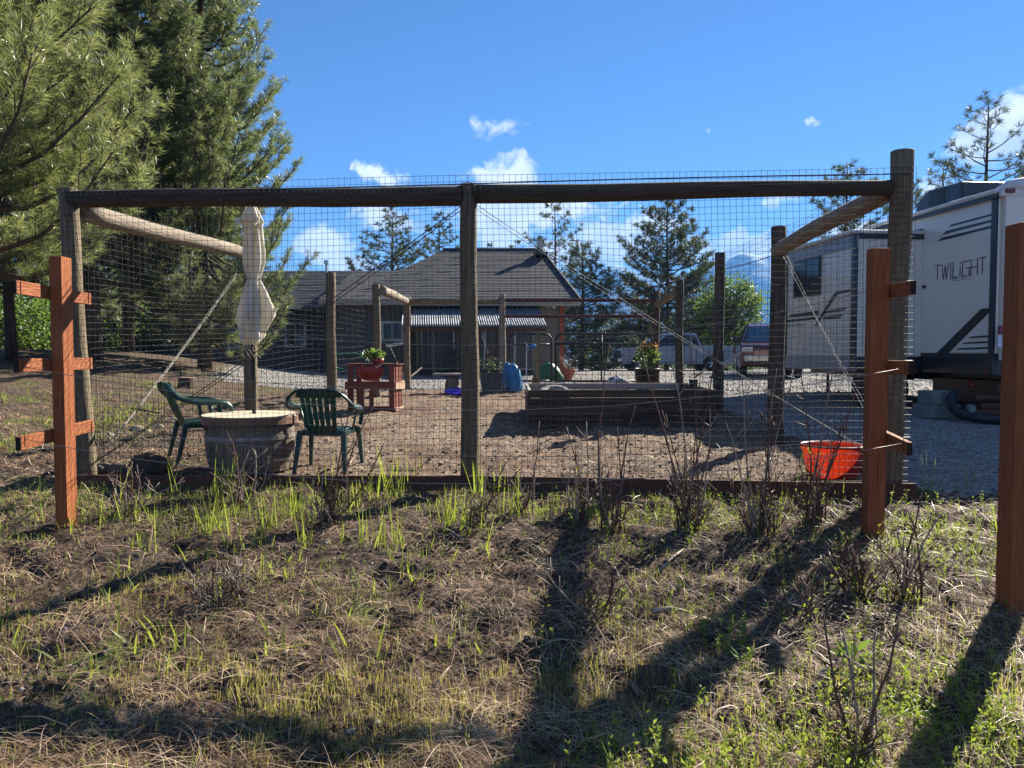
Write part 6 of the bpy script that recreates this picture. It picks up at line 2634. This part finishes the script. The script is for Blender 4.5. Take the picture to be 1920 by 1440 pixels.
def ribbon(name, base, dirs, length, width, mat, g, curl=.3, lift=0.0, seg=2, droopy=0.0, flat=True):
    n = len(base)
    d = dirs
    side = np.cross(d, np.tile([0, 0, 1.0], (n, 1)) + g.normal(size=(n, 3)) * (.3 if flat else .8))
    side /= np.linalg.norm(side, axis=1)[:, None] + 1e-9
    cv = np.cross(d, [0, 0, 1.0]) * (g.normal(size=(n, 1)) * curl)
    rows = []
    for i in range(seg + 1):
        u = i / seg
        p = base + d * (length * u)[:, None] + cv * (length * u * u)[:, None] + np.array([0, 0, 1.0])[None] * (lift * np.sin(PI * u) - droopy * length * u * u)[:, None]
        w = (width * (1 - u * .75 if i else .8))[:, None] / 2
        if i == seg:
            rows.append((p,))
        else:
            rows.append((p - side * w, p + side * w))
    per = 2 * seg + 1
    V = np.zeros((n, per, 3))
    for i in range(seg):
        V[:, 2 * i] = rows[i][0]
        V[:, 2 * i + 1] = rows[i][1]
    V[:, per - 1] = rows[seg][0]
    tris = []
    for i in range(seg - 1):
        a = 2 * i
        tris += [(a, a + 1, a + 3), (a, a + 3, a + 2)]
    a = 2 * (seg - 1)
    tris.append((a, a + 1, per - 1))
    T = np.array(tris)
    F_ = (np.arange(n)[:, None, None] * per + T[None]).reshape(-1, 3)
    return np_mesh(name, V.reshape(-1, 3), F_, mat)


def straw(name, n, mat, seed, y0=2.1, y1=8.5, Lr=(.05, .17), w=.0021, lift=.015):
    g = np.random.default_rng(seed)
    x, y = scatter(n, -8, 6, y0, y1, g)
    keep = (gravel_mask(x, y) < .4) & (g.uniform(size=len(x)) > .86 * soil_mask(x, y)) & (g.uniform(size=len(x)) < .16 + 1.2 * sstep(.44, .60, fbm(x * 3.1, y * 3.1, 3, seed)))
    x, y = x[keep], y[keep]
    z = gz(x, y)
    a = g.uniform(0, 2 * PI, len(x)) 
    # combed a little, as fallen needles drift
    a = a * .9 + 2.5 * fbm(x * .8, y * .8, 2, 2)
    el = np.abs(g.normal(0, .16, len(x)))
    L = g.uniform(*Lr, len(x))
    d = np.column_stack([np.cos(a) * np.cos(el), np.sin(a) * np.cos(el), np.sin(el)])
    base = np.column_stack([x, y, z + .006]) 
    base -= d * (L / 2)[:, None]
    base[:, 2] = np.maximum(gz(base[:, 0], base[:, 1]) + .005, base[:, 2])
    wv = w * np.clip(y / 4.0, .7, 2.2)
    o = ribbon(name, base, d, L, wv, mat, g, curl=.22, lift=lift, seg=3)
    o['kind'] = 'stuff'
    return o


straw('pine_straw', 38000, 'straw', 1, w=.0025, lift=.022, Lr=(.08, .26))
straw('brown_pine_straw', 40000, 'straw_dark', 2, w=.003, Lr=(.06, .2))
straw('pale_pine_straw', 3500, 'straw_pale', 4, w=.0034, lift=.03, Lr=(.12, .34))
straw('far_pine_straw', 26000, 'straw', 3, y0=8, y1=20, Lr=(.10, .25), w=.0032, lift=.02)


def tufts(name, n, mat, seed, y0, y1, hr, w, mask, lean=.25, seg=3, droopy=.25, per=1, spread=.03, bias=1.0):
    g = np.random.default_rng(seed)
    x, y = scatter(n, -9, 6, y0, y1, g, bias)
    pr = mask(x, y)
    k = g.uniform(size=len(x)) < pr
    x, y = x[k], y[k]
    if per > 1:
        x = np.repeat(x, per) + g.normal(0, spread, len(x) * per)
        y = np.repeat(y, per) + g.normal(0, spread, len(y) * per)
    z = gz(x, y)
    a = g.uniform(0, 2 * PI, len(x))
    l = np.abs(g.normal(0, lean, len(x)))
    d = np.column_stack([np.cos(a) * np.sin(l), np.sin(a) * np.sin(l), np.cos(l)])
    L = g.uniform(*hr, len(x)) * g.uniform(.6, 1, len(x))
    o = ribbon(name, np.column_stack([x, y, z - .004]), d, L, w * g.uniform(.7, 1.3, len(x)), mat, g, curl=.12, seg=seg, droopy=droopy, flat=False)
    o['kind'] = 'stuff'
    return o


def patch(seed, s, lo, hi):
    return lambda x, y: sstep(lo, hi, fbm(x * s, y * s, 3, seed))


def mask_fence(x, y):
    band = sstep(5.15, 5.6, y) * (1 - sstep(6.9, 7.2, y))
    xx = sstep(-2.9, -2.0, x) * (1 - sstep(-.25, .1, x)) + .07
    return np.clip(band * xx * sstep(.46, .66, fbm(x * 2.8, y * 2.8, 2, 44)), 0, 1)


tufts('tall_grass', 1400, 'grass_green', 21, 4.9, 7.2, (.14, .58), .010, mask_fence, lean=.22, per=5, spread=.035, droopy=.12, bias=0)
tufts('short_grass', 3400, 'weed', 22, 4.6, 7.1, (.05, .16), .006, lambda x, y: sstep(4.9, 5.5, y) * sstep(.40, .6, fbm(x * 1.6, y * 1.6, 3, 50)) * (1 - gravel_mask(x, y)), lean=.3, per=5, spread=.04, bias=0)
tufts('sunlit_slope_grass', 9000, 'weed', 23, 8, 24, (.06, .20), .011, lambda x, y: sstep(-4.2, -6, x) * sstep(.44, .62, fbm(x * .7, y * .7, 3, 51)), lean=.35, per=4, spread=.06, bias=1)
tufts('green_moss_stalks', 30000, 'sprout', 24, 2.1, 4.9, (.04, .10), .0046, lambda x, y: (.10 + .9 * sstep(.50, .66, fbm(x * 1.2, y * 1.2, 3, 52))) * (1 - .7 * sstep(0, 1.2, x)), lean=.24, per=2, spread=.015, seg=2, droopy=.0)
tufts('foreground_grass', 2400, 'weed', 25, 2.3, 5.2, (.04, .13), .0055, lambda x, y: .04 + sstep(.50, .66, fbm(x * 1.1, y * 1.1, 3, 53)), lean=.3, per=4, spread=.03, seg=3)
tufts('broad_grass_blades', 130, 'grass_green', 26, 3.5, 5.4, (.14, .30), .012, lambda x, y: sstep(.3, -.8, x) * sstep(-3.2, -2.6, x), lean=.35, per=4, spread=.03, seg=4, bias=0)


def weeds(name, n, seed, mask, y0, y1, hr=(.06, .20), leaf=.022, perw=11):
    g = np.random.default_rng(seed)
    x, y = scatter(n, -6, 5, y0, y1, g)
    k = g.uniform(size=len(x)) < mask(x, y)
    x, y = x[k], y[k]
    z = gz(x, y)
    h = g.uniform(*hr, len(x))
    lx, ly = g.normal(0, .12, len(x)), g.normal(0, .12, len(x))
    # stems
    d = np.column_stack([lx, ly, np.ones(len(x))])
    d /= np.linalg.norm(d, axis=1)[:, None]
    ribbon(name + '_stems', np.column_stack([x, y, z - .005]), d, h, np.full(len(x), .004), 'weed', g, seg=2, flat=False)['kind'] = 'stuff'
    u = g.uniform(.15, 1, (len(x), perw))
    c = np.column_stack([x, y, z])[:, None] + d[:, None] * (h[:, None] * u)[:, :, None]
    leaves(name, c.reshape(-1, 3), leaf, 'weed', seed=seed, up=.45, aspect=.42, jitter=.45)['kind'] = 'stuff'


weeds('leafy_weeds', 5200, 31, lambda x, y: sstep(-.1, 1.2, x) * (.12 + sstep(.46, .62, fbm(x * 1.7, y * 1.7, 3, 60))) * (1 - gravel_mask(x, y)), 2.4, 6.4)
weeds('small_herbs', 2600, 32, lambda x, y: .10 + .9 * sstep(.52, .66, fbm(x * 1.4, y * 1.4, 3, 61)), 2.2, 6.6, hr=(.02, .06), leaf=.016, perw=8)
weeds('weeds_in_corner', 900, 33, lambda x, y: sstep(1.1, 1.5, x) * (1 - sstep(3.3, 3.6, y)), 2.3, 3.6, hr=(.08, .2), leaf=.024)

# two larger rosettes
for k, (px, py, lab) in enumerate(((1390, 1265, 'single broad-leaved seedling in the right foreground, upper one'), (1600, 1265, 'star-shaped pale green seedling in the bottom right'), (1345, 1010, 'green leafy tuft under the second tall clump'), (860, 940, 'bright yellow-green grass tuft at the foot of the middle post'))):
    q = G(px, py)
    if k < 2:
        t = thing('seedling', lab, 'seedling', q)
        L = []
        leaves('leaf', ball_pts((q.x, q.y, q.z + .07), .03, 9, 70 + k), .085, 'leaf_plant', parent=t, seed=70 + k, up=.2, aspect=.4)
        m = MB()
        m.tube([q, q + Vector((0, 0, .08))], .004, 5)
        m.build('stem', 'weed', t)


# stones, chips and clods
def bits(name, n, mat, seed, maskf, sz, y0, y1, flat=.6, x0=-9, x1=9):
    g = np.random.default_rng(seed)
    x, y = scatter(n, x0, x1, y0, y1, g)
    k = g.uniform(size=len(x)) < maskf(x, y)
    x, y = x[k], y[k]
    n = len(x)
    z = gz(x, y)
    V0 = np.array([(1, 0, 0), (-.5, .87, 0), (-.5, -.87, 0), (.35, .5, .9), (-.6, 0, .8), (.3, -.55, .85)])
    T = np.array([(3, 4, 5), (0, 1, 3), (1, 4, 3), (1, 2, 4), (2, 5, 4), (2, 0, 5), (0, 3, 5)])
    a = g.uniform(0, 2 * PI, n)
    s = sz * g.uniform(.5, 1.5, n) ** 1.3
    V = np.repeat(V0[None], n, 0) * (1 + g.uniform(-.3, .3, (n, 6, 3)))
    V *= s[:, None, None] * np.stack([np.ones(n), g.uniform(.5, 1, n), flat * g.uniform(.5, 1.1, n)], -1)[:, None]
    ca, sa = np.cos(a)[:, None], np.sin(a)[:, None]
    xx = V[:, :, 0] * ca - V[:, :, 1] * sa
    yy = V[:, :, 0] * sa + V[:, :, 1] * ca
    V = np.stack([xx + x[:, None], yy + y[:, None], V[:, :, 2] + z[:, None] - .1 * s[:, None]], -1)
    F_ = (np.arange(n)[:, None, None] * 6 + T[None]).reshape(-1, 3)
    o = np_mesh(name, V.reshape(-1, 3), F_, mat)
    o['kind'] = 'stuff'
    return o


bits('gravel', 52000, 'pebble', 41, lambda x, y: (gravel_mask(x, y) > .35) * 1.0, .016, 6.0, 16, x0=3)
bits('yard_gravel', 20000, 'pebble', 42, lambda x, y: (gravel_mask(x, y) > .35) * 1.0, .032, 16, 34, x0=-12, x1=20)
bits('wood_chips', 26000, 'chip', 43, lambda x, y: soil_mask(x, y) * (.35 + .65 * sstep(.42, .6, fbm(x * 1.5, y * 1.5, 3, 80))), .014, 6.8, 17.5, flat=.3)
bits('soil_clods', 22000, 'clod', 44, lambda x, y: soil_mask(x, y) * .8 + .5 * (1 - gravel_mask(x, y)), .020, 2.2, 16)
bits('left_yard_chips', 14000, 'chip', 45, lambda x, y: sstep(-2.3, -3.2, x) * (1 - gravel_mask(x, y)), .016, 7.2, 16, flat=.35)
bits('pale_stones', 700, 'pebble', 46, lambda x, y: (1 - gravel_mask(x, y)) * .7, .016, 2.5, 9)
